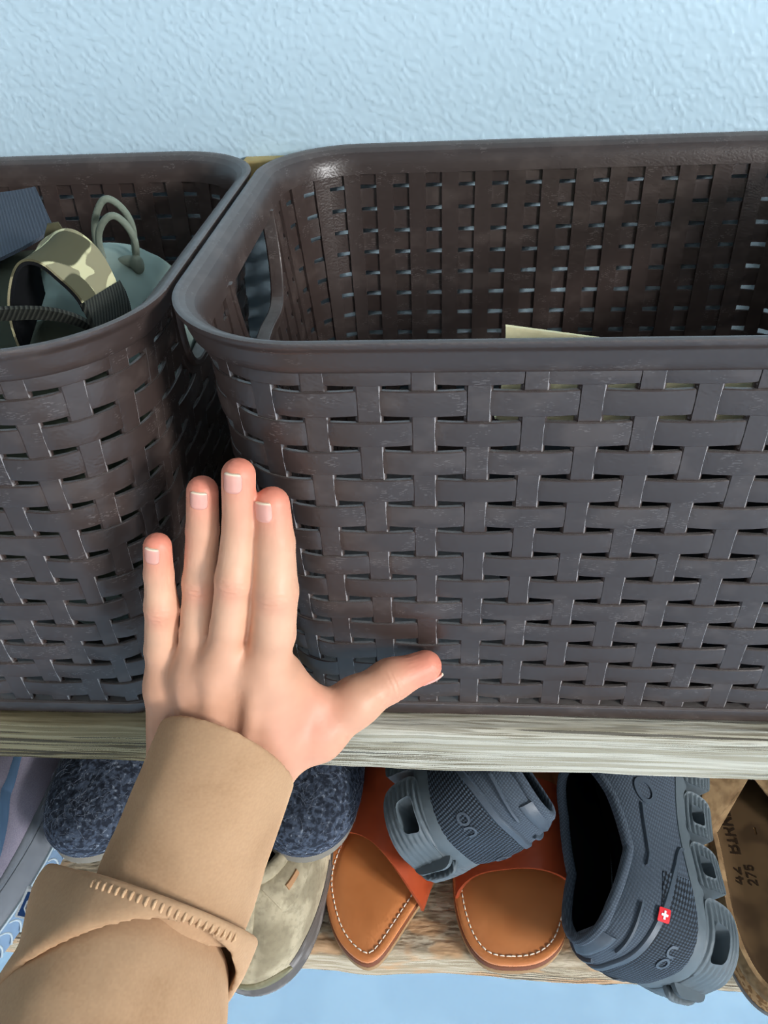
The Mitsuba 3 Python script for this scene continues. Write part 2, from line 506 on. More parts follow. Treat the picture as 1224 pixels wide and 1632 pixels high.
def handle_mesh(side):
    """The moulded edge round the handle's cut, a U under the rim."""
    out = []
    for sc in (S_SIDE[side],):
        pts = [(-HAND_W - .004, .2535), (-HAND_W - .002, .235), (-HAND_W + .006, .212), (-HAND_W + .020, HAND_Z + .001), (0, HAND_Z - .001), (HAND_W - .020, HAND_Z + .001), (HAND_W - .006, .212), (HAND_W + .002, .235), (HAND_W + .004, .2535)]
        p = spline(np.c_[pts, np.zeros(len(pts))], 60)[:, :2]
        t = np.gradient(p, axis=0)
        t /= np.linalg.norm(t, axis=1, keepdims=True)
        nrm = np.c_[-t[:, 1], t[:, 0]]
        pr = np.array([(-.0030, -.0022), (-.0036, -.0012), (-.0036, .0060), (-.0026, .0070), (.0002, .0070), (.0010, .0060), (.0012, .0045), (.0052, .0042), (.0056, .0034), (.0056, .0000), (.0012, -.0006), (.0010, -.0016), (.0002, -.0022)])
        q = p[:, None] - pr[None, :, :1] * nrm[:, None]
        out.append(sweep(WALL.pos(sc + q[..., 0], q[..., 1], pr[None, :, 1] + 0 * q[..., 0])))
    return cat(*out)


def base_mesh():
    th = np.linspace(0, WALL.per, 160, endpoint=False)
    p = WALL.pos(th, .004, .001)[:, :2]
    m = trimesh.creation.extrude_polygon(shapely.Polygon(p), .003, engine='earcut')
    m.apply_translation((0, 0, .001))
    return m


def basket(name, label, parts, tw):
    for part, m in parts:
        d = dict(m)
        if tw is not None:
            d['to_world'] = tw
        key, base, n = f'{name}__{part}', f'{name}__{part}', 0
        while key in scene:
            n += 1
            key = f'{base}_{n:03d}'
        scene[key] = d
    tag(name, label, 'basket', 'woven plastic baskets')


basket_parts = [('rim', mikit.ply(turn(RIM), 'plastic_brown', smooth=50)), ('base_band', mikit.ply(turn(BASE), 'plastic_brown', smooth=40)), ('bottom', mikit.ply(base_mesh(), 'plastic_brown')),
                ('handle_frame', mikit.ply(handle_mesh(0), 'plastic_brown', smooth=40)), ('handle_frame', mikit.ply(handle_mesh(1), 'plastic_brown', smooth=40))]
basket_parts += [('strap', mikit.ply(m, 'plastic_brown', smooth=40)) for j in range(0, 15) if row_z(j) > ZB + .001 for m in strap_mesh(j)]
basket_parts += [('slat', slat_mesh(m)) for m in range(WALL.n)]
basket('basket', 'dark brown woven plastic basket right of the hand, nearly empty inside', basket_parts, None)
LEFT = T().translate([-.4415, -.006, 0])
basket('basket_001', 'dark brown woven plastic basket left of the hand, holding camouflage cloth and straps', basket_parts, LEFT)

# ---------------------------------------------------------------- the hand and the sleeve
mat('skin', {'type': 'mesh_attribute', 'name': 'vertex_color'}, .48, .4, bump=lambda p, n, uv: .00016 * fbm(p.x * 900, p.y * 900, p.z * 700, 2), eps=3e-4)
mat('nail', {'type': 'mesh_attribute', 'name': 'vertex_color'}, .3, .5)
HAND = {'little': [(-.2399, -.036, .0736, .0098), (-.2382, -.03, .0977, .0098), (-.2345, -.024, .1238, .0088), (-.2329, -.02, .144, .0077), (-.2304, -.018, .1611, .0072)],
        'ring': [(-.2197, -.04, .0893, .0095), (-.2165, -.03, .1105, .0092), (-.213, -.018, .1358, .0089), (-.2073, -.012, .1671, .0084), (-.2044, -.008, .1886, .0079)],
        'middle': [(-.203, -.042, .0971, .0097), (-.1962, -.036, .1219, .0094), (-.1905, -.028, .1476, .0095), (-.1858, -.018, .1761, .0082), (-.1834, -.012, .2013, .0083)],
        'index': [(-.1796, -.042, .0929, .011), (-.173, -.036, .1178, .0115), (-.1699, -.029, .1415, .0113), (-.1689, -.02, .1658, .01), (-.1687, -.014, .1855, .0086)],
        'thumb': [(-.1788, -.052, .0411, .0141), (-.1567, -.042, .044, .0153), (-.1351, -.028, .0549, .0132), (-.116, -.015, .0587, .0112), (-.0958, -.006, .0609, .0095)]}
WRIST = [(-.2397, -.055, .0307, .0144), (-.2145, -.058, .0242, .0161), (-.1864, -.06, .0268, .0149)]
ARM = [(-.2041, -.06, .0465, .0405), (-.2221, -.115, .0152, .0413), (-.2465, -.170, .0002, .0570), (-.2430, -.160, -.0040, .0485), (-.2450, -.190, -.0080, .0500), (-.2540, -.26, -.005, .051), (-.2650, -.38, .015, .053)]


def chain(p, l, k):
    d = None
    for a, b in zip(l[:-1], l[1:]):
        c = cone(p, a[:3], b[:3], a[3], b[3])
        d = c if d is None else smin(d, c, k)
    return d


def v3(q):
    return np.array(q[:3], float)


KNUCKLES = []
for f in ('little', 'ring', 'middle', 'index'):
    l = HAND[f]
    KNUCKLES.append((v3(l[2]), v3(l[1]), v3(l[3]), l[2][3]))


def hand_sdf(p):
    d = None
    for f in ('little', 'ring', 'middle', 'index'):
        l = HAND[f]
        c = chain(p, l[:], .0016)
        q, rr = v3(l[2]), l[2][3]                       # the knuckle swells a little towards the back of the hand
        c = smin(c, ellip(p, q + np.array([0, -.0014, .0012]), (rr * .84, rr * .93, rr * 1.15)), .004)
        d = c if d is None else smin(d, c, .0022)
    d = smin(d, cone(p, (-.1835, -.034, .108), (-.1800, -.0255, .142), .0062, .0050), .002)
    palm = None
    ws = [WRIST[0], WRIST[1], WRIST[1], WRIST[2]]
    for f, w in zip(('little', 'ring', 'middle', 'index'), ws):
        m = HAND[f][0]
        c = cone(p, m[:3], w[:3], m[3] + .0012, w[3])
        palm = c if palm is None else smin(palm, c, .016)
    for f, r in (('little', .0075), ('ring', .0085), ('middle', .009), ('index', .0105)):
        m, n = HAND[f][0], HAND[f][1]
        c = cone(p, v3(m) + (v3(n) - v3(m)) * .3, m[:3], r, r + .001)
        palm = smin(palm, c, .010)
    th = chain(p, HAND['thumb'], .007)
    th = smin(th, cone(p, (-.1850, -.050, .045), (-.1760, -.040, .078), .0135, .0120), .022)
    th = smin(th, cone(p, (-.160, -.034, .064), (-.171, -.036, .085), .0075, .0085), .014)
    palm = smin(palm, th, .014)
    fore = chain(p, [WRIST[1][:3] + (.021,), (-.2150, -.085, .028, .026), (-.2221, -.115, .0152, .029)], .01)
    palm = smin(palm, fore, .02)
    d = smin(d, palm, .005)
    # tendons on the back of the hand
    for a, b, r in (((-.2055, -.0512, .0960), (-.2120, -.0722, .0420), .0030), ((-.1835, -.0540, .0900), (-.1950, -.0735, .0420), .0022), ((-.2235, -.0495, .0860), (-.2220, -.0695, .0420), .0022)):
        d = smin(d, cone(p, a, b, r, r * .8), .0065)
    # creases over the knuckles
    for q, a, b, rr in KNUCKLES:
        ax = (b - a) / np.linalg.norm(b - a)
        w = p - q
        al = w @ ax
        rad = np.linalg.norm(w - al[:, None] * ax, axis=1)
        g = np.exp(-(al / .0042) ** 2) * (w[:, 1] < .002) * np.exp(-(w[:, 0] / .0065) ** 2)
        g = np.exp(-(al / .0052) ** 2 - (w[:, 0] / .0075) ** 2) * (w[:, 1] < .002)
        d = d + .00055 * g * np.cos((np.abs(al) + 14 * w[:, 0] ** 2) * 2 * math.pi / .0027)
    q, ax = v3(HAND['thumb'][3]), v3(HAND['thumb'][4]) - v3(HAND['thumb'][2])
    ax /= np.linalg.norm(ax)
    w = p - q
    al = w @ ax
    d = d + .0004 * np.exp(-(al / .004) ** 2) * np.exp(-((w[:, 1] + .008) / .006) ** 2) * np.cos(al * 2 * math.pi / .0028)
    return d


hand = nets(hand_sdf, (-.262, -.135, -.03), (-.080, .008, .220), .0009)
hand = relax(hand, 3)
hv = np.array(hand.vertices)
red = np.zeros(len(hv))
for f, l in HAND.items():
    tip = v3(l[4]) + .004 * (v3(l[4]) - v3(l[3])) / np.linalg.norm(v3(l[4]) - v3(l[3]))
    red = np.maximum(red, 1.0 * np.exp(-(np.linalg.norm(hv - tip, axis=1) / (.015 if f != 'thumb' else .022)) ** 2))
    red = np.maximum(red, .55 * np.exp(-(np.linalg.norm(hv - v3(l[2]) - (0, -.006, 0), axis=1) / .007) ** 2))
red = np.maximum(red, .55 * np.exp(-(np.linalg.norm(hv - (-.160, -.05, .062), axis=1) / .02) ** 2))
pale = np.zeros(len(hv))
for f in ('little', 'ring', 'middle', 'index'):
    l = HAND[f]
    for q in ((v3(l[2]) + v3(l[3])) / 2, (v3(l[1]) + v3(l[2])) / 2):
        pale = np.maximum(pale, np.exp(-(np.linalg.norm(hv - q - (0, -.006, 0), axis=1) / .014) ** 2))
mot = meshkit.fbm(hv * 110, 3)[:, None] - .5
SK, SK_RED, SK_PALE = (np.array(lin(*c)) for c in ((196, 148, 121), (208, 126, 105), (206, 164, 136)))
col = SK + (SK_PALE - SK) * .7 * pale[:, None]
col = col + (SK_RED - col) * np.clip(red, 0, 1)[:, None] + .16 * mot * SK
put('person__hand', hand, 'skin', smooth=True, color=np.clip(col, 0, 1))
tag('person', 'person in a tan sweatshirt pressing a left hand against the gap between the baskets', 'person')
NAIL_AT = {'little': (27, -.0062, .0030, 1.0), 'ring': (14, -.0062, .0030, 1.0), 'middle': (22, -.0064, .0036, 1.0), 'index': (36, -.0068, .0034, 1.0), 'thumb': (-105, -.0060, .0080, 1.0)}
for f, (deg, v0, v1, k) in NAIL_AT.items():
    l = HAND[f]
    c, ax = v3(l[4]), v3(l[4]) - v3(l[3])
    ax /= np.linalg.norm(ax)
    view = CAM - c
    d0 = view - (view @ ax) * ax
    d0 /= np.linalg.norm(d0)
    side = np.cross(d0, ax)                             # to the left for an upright finger
    a0 = math.radians(deg)
    r, rings, cols = l[4][3] + .0002, [], []
    hw = .58
    for t in np.linspace(0, 1, 22):
        v = v0 + (v1 - v0) * t
        w = hw * (1 - .55 * max(0, 1 - t / .3) ** 2.0) * (1 - .25 * max(0, (t - .85) / .15) ** 2)
        rv = r - .42 * (r - math.sqrt(max(1e-9, r * r - max(0, v) ** 2)))
        u = np.linspace(-w, w, 15)
        lift = .0006 * (1 - .9 * np.abs(u / hw) ** 4) * min(1, t / .12 + .1)
        dirs = np.cos(a0 + u)[:, None] * d0 + np.sin(a0 + u)[:, None] * side
        top = c + ax * v + dirs * (rv + lift)[:, None]
        low = c + ax * v + dirs * (rv - .0009)
        rings.append(np.vstack([top, low[::-1]]))
        tipc = np.clip((t - .90) / .04, 0, 1)
        cols.append(np.tile(np.array(lin(206, 150, 136)) * (1 - tipc) + np.array(lin(226, 208, 182)) * tipc, (30, 1)))
    m = sweep(rings)
    cc = np.vstack(cols + [cols[0][:1], cols[-1][:1]])
    key = put('person__nail', m, 'nail', smooth=True, color=cc)
    tag(key, label='short pale fingernail')


def knit(p, n, uv):
    return mix(lin(174, 141, 110), lin(158, 125, 95), .5 * noise(p.x * 900, p.y * 900, p.z * 1100) + .5 * smoothstep(.35, .7, fbm(p.x * 40, p.y * 40, p.z * 40)))


mat('knit_tan', mikit.proc(knit), .9, .15, bump=lambda p, n, uv: .00010 * noise(p.x * 1500, p.y * 1500, p.z * 1900), eps=3e-4, sheen=.4)
AXIS = (v3(ARM[1]) - v3(ARM[0])) / np.linalg.norm(v3(ARM[1]) - v3(ARM[0]))


def warp(p, s, k):
    return (meshkit.fbm(p * k + s, 3) - .5)


def smax(a, b, k):
    return -smin(-a, -b, k)


def cuff_sdf(p):
    d = cone(p, v3(ARM[0]) - .02 * AXIS, ARM[1][:3], .0402, .0405)
    d = smin(d, cone(p, ARM[1][:3], v3(ARM[1]) + .02 * AXIS, .0405, .0405), .004) + .0012 * warp(p, 3, 45)
    t = (p - v3(ARM[0])) @ EDGE
    tt = (p - v3(ARM[0])) @ AXIS
    d = smax(d, -t, .0012)
    d = np.maximum(d, tt - .085)
    return np.maximum(d, -np.maximum(cone(p, v3(ARM[0]) - .03 * AXIS, v3(ARM[0]) + .018 * AXIS, .0362, .0362), tt - .016))


EDGE = AXIS + np.array([.02, .0, .30])
EDGE /= np.linalg.norm(EDGE)
SEAM = v3(ARM[1]) + .013 * AXIS
SEAMN = AXIS + np.array([.05, .0, .22])
SEAMN /= np.linalg.norm(SEAMN)
LIP, LIPN = v3(ARM[2]), np.array([.12, -.80, .12])
LIPN = LIPN / np.linalg.norm(LIPN)


def fold_sdf(p):
    """The first stretch of the sleeve, pushed up over the seam: a wide lip that hangs over the next stretch."""
    n = .0036 * warp(p, 11, 24) + .0008 * warp(p, 5, 70)
    d = cone(p, SEAM - .01 * AXIS, LIP + .012 * LIPN, .0500, .0545)
    d = smin(d, ellip(p, (-.2800, -.123, .0060), (.020, .024, .026)), .022) + n
    s = (p - SEAM) @ SEAMN
    d = smax(d, -s, .003)
    t = (p - LIP) @ LIPN + .004 * np.sin((p[:, 0] + .24) * 40) + n
    out = smax(d, t, .006)
    return smax(out, -np.maximum(d + .0045, -(t + .022)), .002)


def arm_sdf(p):
    n = .0050 * warp(p, 21, 20) + .0008 * warp(p, 15, 60)
    d = chain(p, [(-.2400, -.122, .0010, .0430)] + ARM[3:], .02)
    return smax(d + n, -((p - LIP) @ LIPN + .020), .008)


cuff = nets(cuff_sdf, (-.30, -.19, -.075), (-.145, -.005, .105), .0014)
put('person__cuff', relax(cuff, 4), 'knit_tan', smooth=True)
fold = nets(fold_sdf, (-.345, -.205, -.085), (-.160, -.05, .105), .0017)
put('person__sleeve', relax(fold, 4), 'knit_tan', smooth=True)
def ray_hit(f, o, d, t0, t1):
    t = np.linspace(t0, t1, 400)
    v = f(np.asarray(o) + t[:, None] * np.asarray(d))
    i = np.argmax(v < 0)
    return np.asarray(o) + t[i] * np.asarray(d)


side_, up_ = np.cross(SEAMN, (0, 0, 1)), None
side_ /= np.linalg.norm(side_)
up_ = np.cross(side_, SEAMN)
st = []
for a in np.arange(-64, 24, 4.0):
    w = math.sin(math.radians(a)) * side_ + math.cos(math.radians(a)) * up_
    q = ray_hit(fold_sdf, SEAM + .0052 * SEAMN + .08 * w, -w, 0, .08)
    st.append(tube(np.array([q - .0018 * SEAMN - .0008 * w, q - .0009 * SEAMN + .0004 * w, q + .0009 * SEAMN + .0004 * w, q + .0018 * SEAMN - .0008 * w]), .0009, 6, up=side_))
k = put('person__seam_stitching', cat(*st), 'thread_tan', smooth=True)
tag(k, 'pale tan seam stitching', kind='stuff')
mat('thread_tan', lin(190, 156, 122), .9, .15)
q = ray_hit(fold_sdf, np.array([-.2975, -.128, .0090]) + .06 * np.array([-.9, 0, .3]), np.array([.9, 0, -.3]) , 0, .12)
M_ = pose(q, (-.42, -.52, -.74), (-.80, -.05, .58))
tagm = moved(tm(rounded_box((.0026, .0175, .0110), .0006, 2)), M_)
k = put('person__sleeve_tag', tagm, 'label_white', smooth=40)
tag(k, 'small woven blue and white tag')
for sg in (1, -1):
    b = trimesh.creation.box((.0004, .0140, .0070))
    b.apply_translation((sg * .0014, 0, .0010))
    kk = put(f'{k}__emblem', moved(b, M_), 'tag_blue')
    c = tube(np.array([(sg * .0017, -.0050, .0005), (sg * .0017, -.0020, .0026), (sg * .0017, .0020, .0026), (sg * .0017, .0050, .0004)]), .0006, 5, up=(1, 0, 0))
    kk = put(f'{k}__emblem_mark', moved(c, M_), 'label_white', smooth=True)
mat('tag_blue', lin(40, 74, 128), .7, .2)
arm = nets(arm_sdf, (-.33, -.44, -.08), (-.17, -.07, .10), .0028)
put('person__sleeve', relax(arm, 6), 'knit_tan', smooth=True)

# ---------------------------------------------------------------- shoes


def closed_spline(pts, n):
    from scipy.interpolate import CubicSpline
    p = np.asarray(pts, float)
    q = np.vstack([p, p[:1]])
    s = np.r_[0, np.cumsum(np.linalg.norm(np.diff(q, axis=0), axis=1))]
    c = CubicSpline(s, q, bc_type='periodic')
    dense = c(np.linspace(0, s[-1], 4 * n, endpoint=False))
    d = np.r_[0, np.cumsum(np.linalg.norm(np.diff(np.vstack([dense, dense[:1]]), axis=0), axis=1))]
    u = np.interp(np.linspace(0, d[-1], n, endpoint=False), d, np.linspace(0, s[-1], 4 * n + 1))
    return c(u)


def foot(L, wh, wb, n=96):
    """The plan of a sole from the middle of the heel round by +x: half widths wh at the heel, wb at the ball."""
    r = [(0, 0), (.55 * wh, .010 * L), (.92 * wh, .06 * L), (wh, .15 * L), (.93 * wh, .34 * L), (.97 * wb, .58 * L), (wb, .70 * L), (.86 * wb, .85 * L), (.5 * wb, .965 * L)]
    return closed_spline(r + [(0, L)] + [(-x, y) for x, y in r[:0:-1]], n)


def solid(outline, levels):
    """A stack of the outline: levels = (scale about its middle, z)."""
    o = np.asarray(outline, float)
    c = (o.min(0) + o.max(0)) / 2
    return sweep([np.c_[c + (o - c) * k, np.full(len(o), z)] for k, z in levels])


def inset(outline, d):
    """The outline moved inwards by d, point by point."""
    o = np.asarray(outline, float)
    t = np.roll(o, -1, 0) - np.roll(o, 1, 0)
    t /= np.linalg.norm(t, axis=1, keepdims=True)
    n = np.c_[-t[:, 1], t[:, 0]]
    if trimesh.path.util is None or shapely.Polygon(o).exterior.is_ccw is False:
        n = -n
    return o + n * d


def layers(outline, prof):
    """A stack with (inset, z) profile."""
    return sweep([np.c_[inset(outline, d), np.full(len(outline), z)] for d, z in prof])


class Upper:
    def __init__(self, L, wh, wb, z0, collar, vamp, yc, wc, bulge=1.04, toe=.93, thick=.0045):
        self.__dict__.update(L=L, z0=z0, collar=collar, vamp=vamp, yc=yc, wc=wc, bulge=bulge, toe=toe, thick=thick)
        self.o = foot(L, wh, wb, 192)

    def at(self, psi, s, off=0.0, inner=False):
        psi, s, off = np.broadcast_arrays(np.asarray(psi, float), np.asarray(s, float), np.asarray(off, float))
        i = np.mod(psi, 1) * len(self.o)
        i0 = np.floor(i).astype(int) % len(self.o)
        f = (i - np.floor(i))[..., None]
        b = self.o[i0] * (1 - f) + self.o[(i0 + 1) % len(self.o)] * f
        c = np.array([0, self.L * .45])
        shrink = self.thick if inner else 0.0
        out = b - c
        ln = np.linalg.norm(out, axis=-1, keepdims=True)
        b = b - out / ln * shrink
        y = b[..., 1] / self.L
        yt = .004 + (self.toe * self.L - .004) * y + (.4 * shrink)
        half, mid = (self.yc - .004) / 2, (self.yc + .004) / 2
        e = 1 - ((yt - mid) / half) ** 2
        xw = np.where(e > 0, (self.wc - .35 * shrink) * np.clip(e, 0, 1) ** .42, 0) * np.sign(b[..., 0] + 1e-12)
        cy, cz = np.array(self.collar).T
        vy, vz = np.array(self.vamp).T
        ys = np.r_[cy, vy]
        zt = np.interp(yt, ys, np.r_[cz, vz])
        z0 = self.z0 + .6 * shrink
        if inner:
            zt = np.where(e > 0, zt, zt - shrink)
        Tp = np.stack([xw, yt, zt], -1)
        B = np.concatenate([b, np.full(b.shape[:-1] + (1,), z0)], -1)
        k = self.bulge
        C = np.concatenate([c + (b - c) * k, (z0 + .80 * (zt - z0))[..., None]], -1)
        s = s[..., None]
        return (1 - s) ** 2 * B + 2 * s * (1 - s) * C + s * s * Tp

    def normal(self, psi, s):
        h = 1e-3
        a = self.at(psi + h, s) - self.at(psi - h, s)
        b = self.at(psi, np.minimum(s + h, 1)) - self.at(psi, np.maximum(s - h, 0))
        n = np.cross(a, b)
        return n / (np.linalg.norm(n, axis=-1, keepdims=True) + 1e-12)

    def mesh(self, n=144, m=22):
        psi = np.arange(n) / n
        so, si = np.linspace(0, 1, m), np.linspace(1, 0, m)
        rings = [self.at(psi, s) for s in so] + [self.at(psi, s, inner=True) for s in si]
        r = np.array(rings)
        f = grid_faces(len(r), n, True, True)
        return outward(trimesh.Trimesh(r.reshape(-1, 3), f, process=False))

    def patch(self, p0, p1, lo, hi, d, n=50, m=6, base=-.0012):
        """A piece raised by d off the surface between the curves lo and hi (functions of 0..1 or numbers)."""
        t = np.linspace(0, 1, n)
        psi = p0 + (p1 - p0) * t
        lo = np.array([lo(x) if callable(lo) else lo for x in t])
        hi = np.array([hi(x) if callable(hi) else hi for x in t])
        k = np.linspace(0, 1, m)
        S = lo[:, None] + (hi - lo)[:, None] * k
        N = self.normal(psi[:, None], S)
        prof = d * np.clip(np.minimum(k, 1 - k) * (m - 1) * 1.0, .35, 1)
        top = self.at(psi[:, None], S) + N * prof[None, :, None]
        low = self.at(psi[:, None], S) + N * base
        return sweep(np.concatenate([top, low[:, ::-1]], 1))

    def frame(self, psi, s):
        """Point, direction round the shoe, direction up, outward normal."""
        h = 2e-3
        p = self.at(psi, s)
        a = self.at(psi + h, s) - self.at(psi - h, s)
        a = a / np.linalg.norm(a)
        n = self.normal(psi, s)
        if n[2] < -2 or (n[:2] @ (p[:2] - np.array([0, self.L * .45]))) < 0:
            n = -n
        return p, a, np.cross(n, a), n

    def stick(self, mesh, psi, s, turn=0.0, lift=.0002):
        """A flat mesh (xy plane, z outward) laid on the surface."""
        v = np.array(mesh.vertices)
        c, sn = math.cos(math.radians(turn)), math.sin(math.radians(turn))
        v[:, :2] = v[:, :2] @ np.array([[c, sn], [-sn, c]])
        p, a, u, n = self.frame(psi, s)
        ln_a = np.linalg.norm(self.at(psi + 1e-3, s) - self.at(psi - 1e-3, s)) / 2e-3
        ln_u = np.linalg.norm(self.at(psi, s + 1e-3) - self.at(psi, s - 1e-3)) / 2e-3
        P, S = psi + v[:, 0] / ln_a, s + v[:, 1] / ln_u
        N = self.normal(P, S)
        N = N * np.sign((N * n).sum(-1))[:, None]
        return outward(trimesh.Trimesh(self.at(P, S) + N * (v[:, 2:] + lift), mesh.faces, process=False))


def mesh_cloth(a, b, k):
    def fn(p, n, uv):
        w = dr.sin(p.x * k + p.z * k * .35) * dr.sin(p.z * k + p.y * k * .6)
        return mix(a, b, smoothstep(-.2, .5, w) * .8 + .2 * noise(p.x * 60, p.y * 60, p.z * 60))
    return fn


mat('sneaker_knit', mikit.proc(mesh_cloth(lin(56, 64, 74), lin(76, 87, 99), 2600)), .85, .3, bump=lambda p, n, uv: .00012 * dr.sin(p.x * 2600 + p.z * 900) * dr.sin(p.z * 2600 + p.y * 1500), eps=2e-4, sheen=.3)
mat('sneaker_mesh', mikit.proc(mesh_cloth(lin(20, 24, 29), lin(68, 80, 93), 2100)), .8, .3, bump=lambda p, n, uv: .00025 * dr.sin(p.x * 2100 + p.z * 700) * dr.sin(p.z * 2100 + p.y * 1200), eps=2e-4)
mat('sneaker_band', lin(64, 74, 85), .5, .5)
mat('sneaker_foam', mikit.proc(lambda p, n, uv: mix(lin(74, 84, 90), lin(90, 100, 106), fbm(p.x * 60, p.y * 60, p.z * 60))), .55, .4)
mat('lining_black', lin(16, 17, 19), .95, .1)


def ring_mesh(r, w, h=.0008, n=26, a0=0.0, a1=360.0):
    th = np.radians(np.linspace(a0, a1, n))
    full = a1 - a0 >= 360
    if full:
        th = th[:-1]
    prof = [(-w / 2, 0), (-w / 2, h), (w / 2, h), (w / 2, 0)]
    return sweep([[((r + d) * math.cos(t), (r + d) * math.sin(t), z) for d, z in prof] for t in th], closed=full)


def plate(w, h, t=.0006, bevel=.15):
    m = trimesh.creation.extrude_polygon(shapely.box(-w / 2 + bevel * h, -h / 2 + bevel * h, w / 2 - bevel * h, h / 2 - bevel * h).buffer(bevel * h, quad_segs=3), t, engine='earcut')
    for _ in range(2):
        m = m.subdivide()
    return m


def on_mark(k):
    """The two raised letters of the shoes' mark: a round o with a tick and an n."""
    o = ring_mesh(k * .50, k * .22)
    n = ring_mesh(k * .42, k * .22, a0=0, a1=180)
    n.apply_translation((k * 1.25, 0, 0))
    legs = []
    for x in (-.42, .42):
        b = trimesh.creation.box((k * .22, k * .5, .0008))
        b.apply_translation((k * (1.25 + x), -k * .22, .0004))
        legs.append(b)
    m = cat(o, n, *legs)
    m.apply_translation((-k * .62, 0, 0))
    return m


def pod(y0, y1, x0, z0, z1, side, xs):
    """One hollow cushion of the sole: a rounded loop in the yz plane, narrower below, its outer wall ribbed along the shoe, following the sole's edge."""
    cy, cz, a, b = (y0 + y1) / 2, (z0 + z1) / 2, (y1 - y0) / 2, (z1 - z0) / 2
    th = np.linspace(0, 2 * math.pi, 72, endpoint=False)
    c, s = np.cos(th), np.sin(th)

    def sup(a, b, e=.45, taper=.16):
        v = np.sign(s) * np.abs(s) ** e
        q = np.c_[cy + a * np.sign(c) * np.abs(c) ** e * (1 - taper * (1 - v) / 2), cz + b * v]
        q = np.vstack([q, q[:1]])
        l = np.r_[0, np.cumsum(np.linalg.norm(np.diff(q, axis=0), axis=1))]
        u = np.linspace(0, l[-1], 96, endpoint=False)
        return np.c_[np.interp(u, l, q[:, 0]), np.interp(u, l, q[:, 1])]
    out, hole = sup(a, b), sup(a * .42, b * .42)
    hole[:, 1] += b * .16

    def loop(t):
        p = hole + (out - hole) * t
        rib = .0016 * (.5 + .5 * np.cos((p[:, 1] - z0) * 2 * math.pi / .0040)) ** 2 * np.clip(min(t, 1 - t) * 9, 0, 1)
        swell = .0028 * (1 - ((p[:, 1] - cz) / b) ** 2) + .0015
        return np.c_[side * (np.interp(p[:, 0], *xs) + swell - rib), p]
    n = len(hole)
    R = [np.c_[np.full(n, side * x0), hole]] + [loop(t) for t in np.linspace(0, 1, 17)] + [np.c_[np.full(n, side * x0), out]]
    r = np.array(R)
    return outward(trimesh.Trimesh(r.reshape(-1, 3), grid_faces(len(r), n, True, True), process=False))


SOLE_T = .032


def sneaker(name, label, M, toe_pods=True):
    U = Upper(.285, .037, .047, SOLE_T - .002, [(0, .098), (.02, .094), (.06, .080), (.10, .088), (.128, .100)], [(.16, .094), (.20, .074), (.24, .060), (.27, .046)], .128, .027, bulge=1.07)

    def add(part, mesh, m, smooth=40, lab=None):
        k = put(f'{name}__{part}', moved(mesh, M), m, smooth=smooth)
        if lab:
            tag(k, lab)
        return k
    add('upper', U.mesh(), 'sneaker_knit', 60)
    add('heel_panel', cat(U.patch(-.115, .115, .02, lambda t: .40 + .05 * math.cos((t - .5) * math.pi), .0012, 60, 8)), 'sneaker_mesh', 40, 'black open mesh heel panel')
    add('heel_band', U.patch(-.15, .15, lambda t: .02 + .43 * math.sin(math.pi * t) ** .8, lambda t: .09 + .45 * math.sin(math.pi * t) ** .8, .0018, 70, 6), 'sneaker_band', 40, 'smooth grey blue band round the heel')
    for sg in (1, -1):
        k = add('rib', U.patch(sg * .02, sg * .075, .61, .66, .0022, 30, 5), 'sneaker_band', 40)
        add('rib', U.patch(sg * .115, sg * .185, lambda t: .60 - .12 * t, lambda t: .65 - .12 * t, .0020, 30, 5), 'sneaker_band', 40)
        add('logo', U.stick(on_mark(.0072), sg * .036, .22, 0 if sg > 0 else 0, .0013), 'sneaker_band', 40, 'raised round letter mark')
        big = on_mark(.016)
        add('logo', U.stick(big, sg * .215, .42, 0, .0004), 'sneaker_band', 40, 'raised round letter mark')
    # collar roll, heel tab and the insole
    ps = np.linspace(-.245, .245, 90)
    add('collar', tube(U.at(ps, .985) + np.array([0, 0, -.0005]), .0036, 10), 'sneaker_knit', True)
    add('heel_tab', U.patch(-.034, .034, .74, .97, .0020, 24, 8), 'sneaker_band', 40)
    o = foot(.285, .037, .047, 96)
    add('insole', layers(inset(o, .0045), [(.002, SOLE_T + .0005), (0, SOLE_T + .001), (0, SOLE_T + .003), (.004, SOLE_T + .0045)]), 'lining_black', 30)
    add('lining', _lining(U), 'lining_black', True, 'black lining')
    add('midsole', layers(o, [(.004, SOLE_T - .013), (.000, SOLE_T - .011), (-.0015, SOLE_T - .006), (-.0008, SOLE_T + .001), (.003, SOLE_T + .003)]), 'sneaker_foam', 40, 'grey foam midsole')
    right = o[:len(o) // 2 + 1]
    xs = (right[:, 1], right[:, 0])
    order = np.argsort(xs[0])
    xs = (xs[0][order], xs[1][order])
    spans = [(-.010, .046), (.050, .086), (.090, .124), (.128, .160), (.164, .196), (.200, .230), (.234, .272)]
    for sg in (1, -1):
        for i, (a, b) in enumerate(spans):
            add('sole_pod', pod(a, b, .005, -.003 if i else -.005, SOLE_T - .006, sg, xs), 'sneaker_foam', 50)
    # the flag label by the heel
    f = add('flag_label', U.stick(plate(.0085, .0085, .0006, .1), .070, .40, 0, .0020), 'label_red', 30, 'small red label with a white cross')
    cr = cat(plate(.0050, .0015, .0004, .1), plate(.0015, .0050, .0004, .1))
    put(f'{f}__cross', moved(U.stick(cr, .070, .40, 0, .0027), M), 'label_white')
    tag(name, label, 'sneaker', 'black knit sneakers')
    return U, add


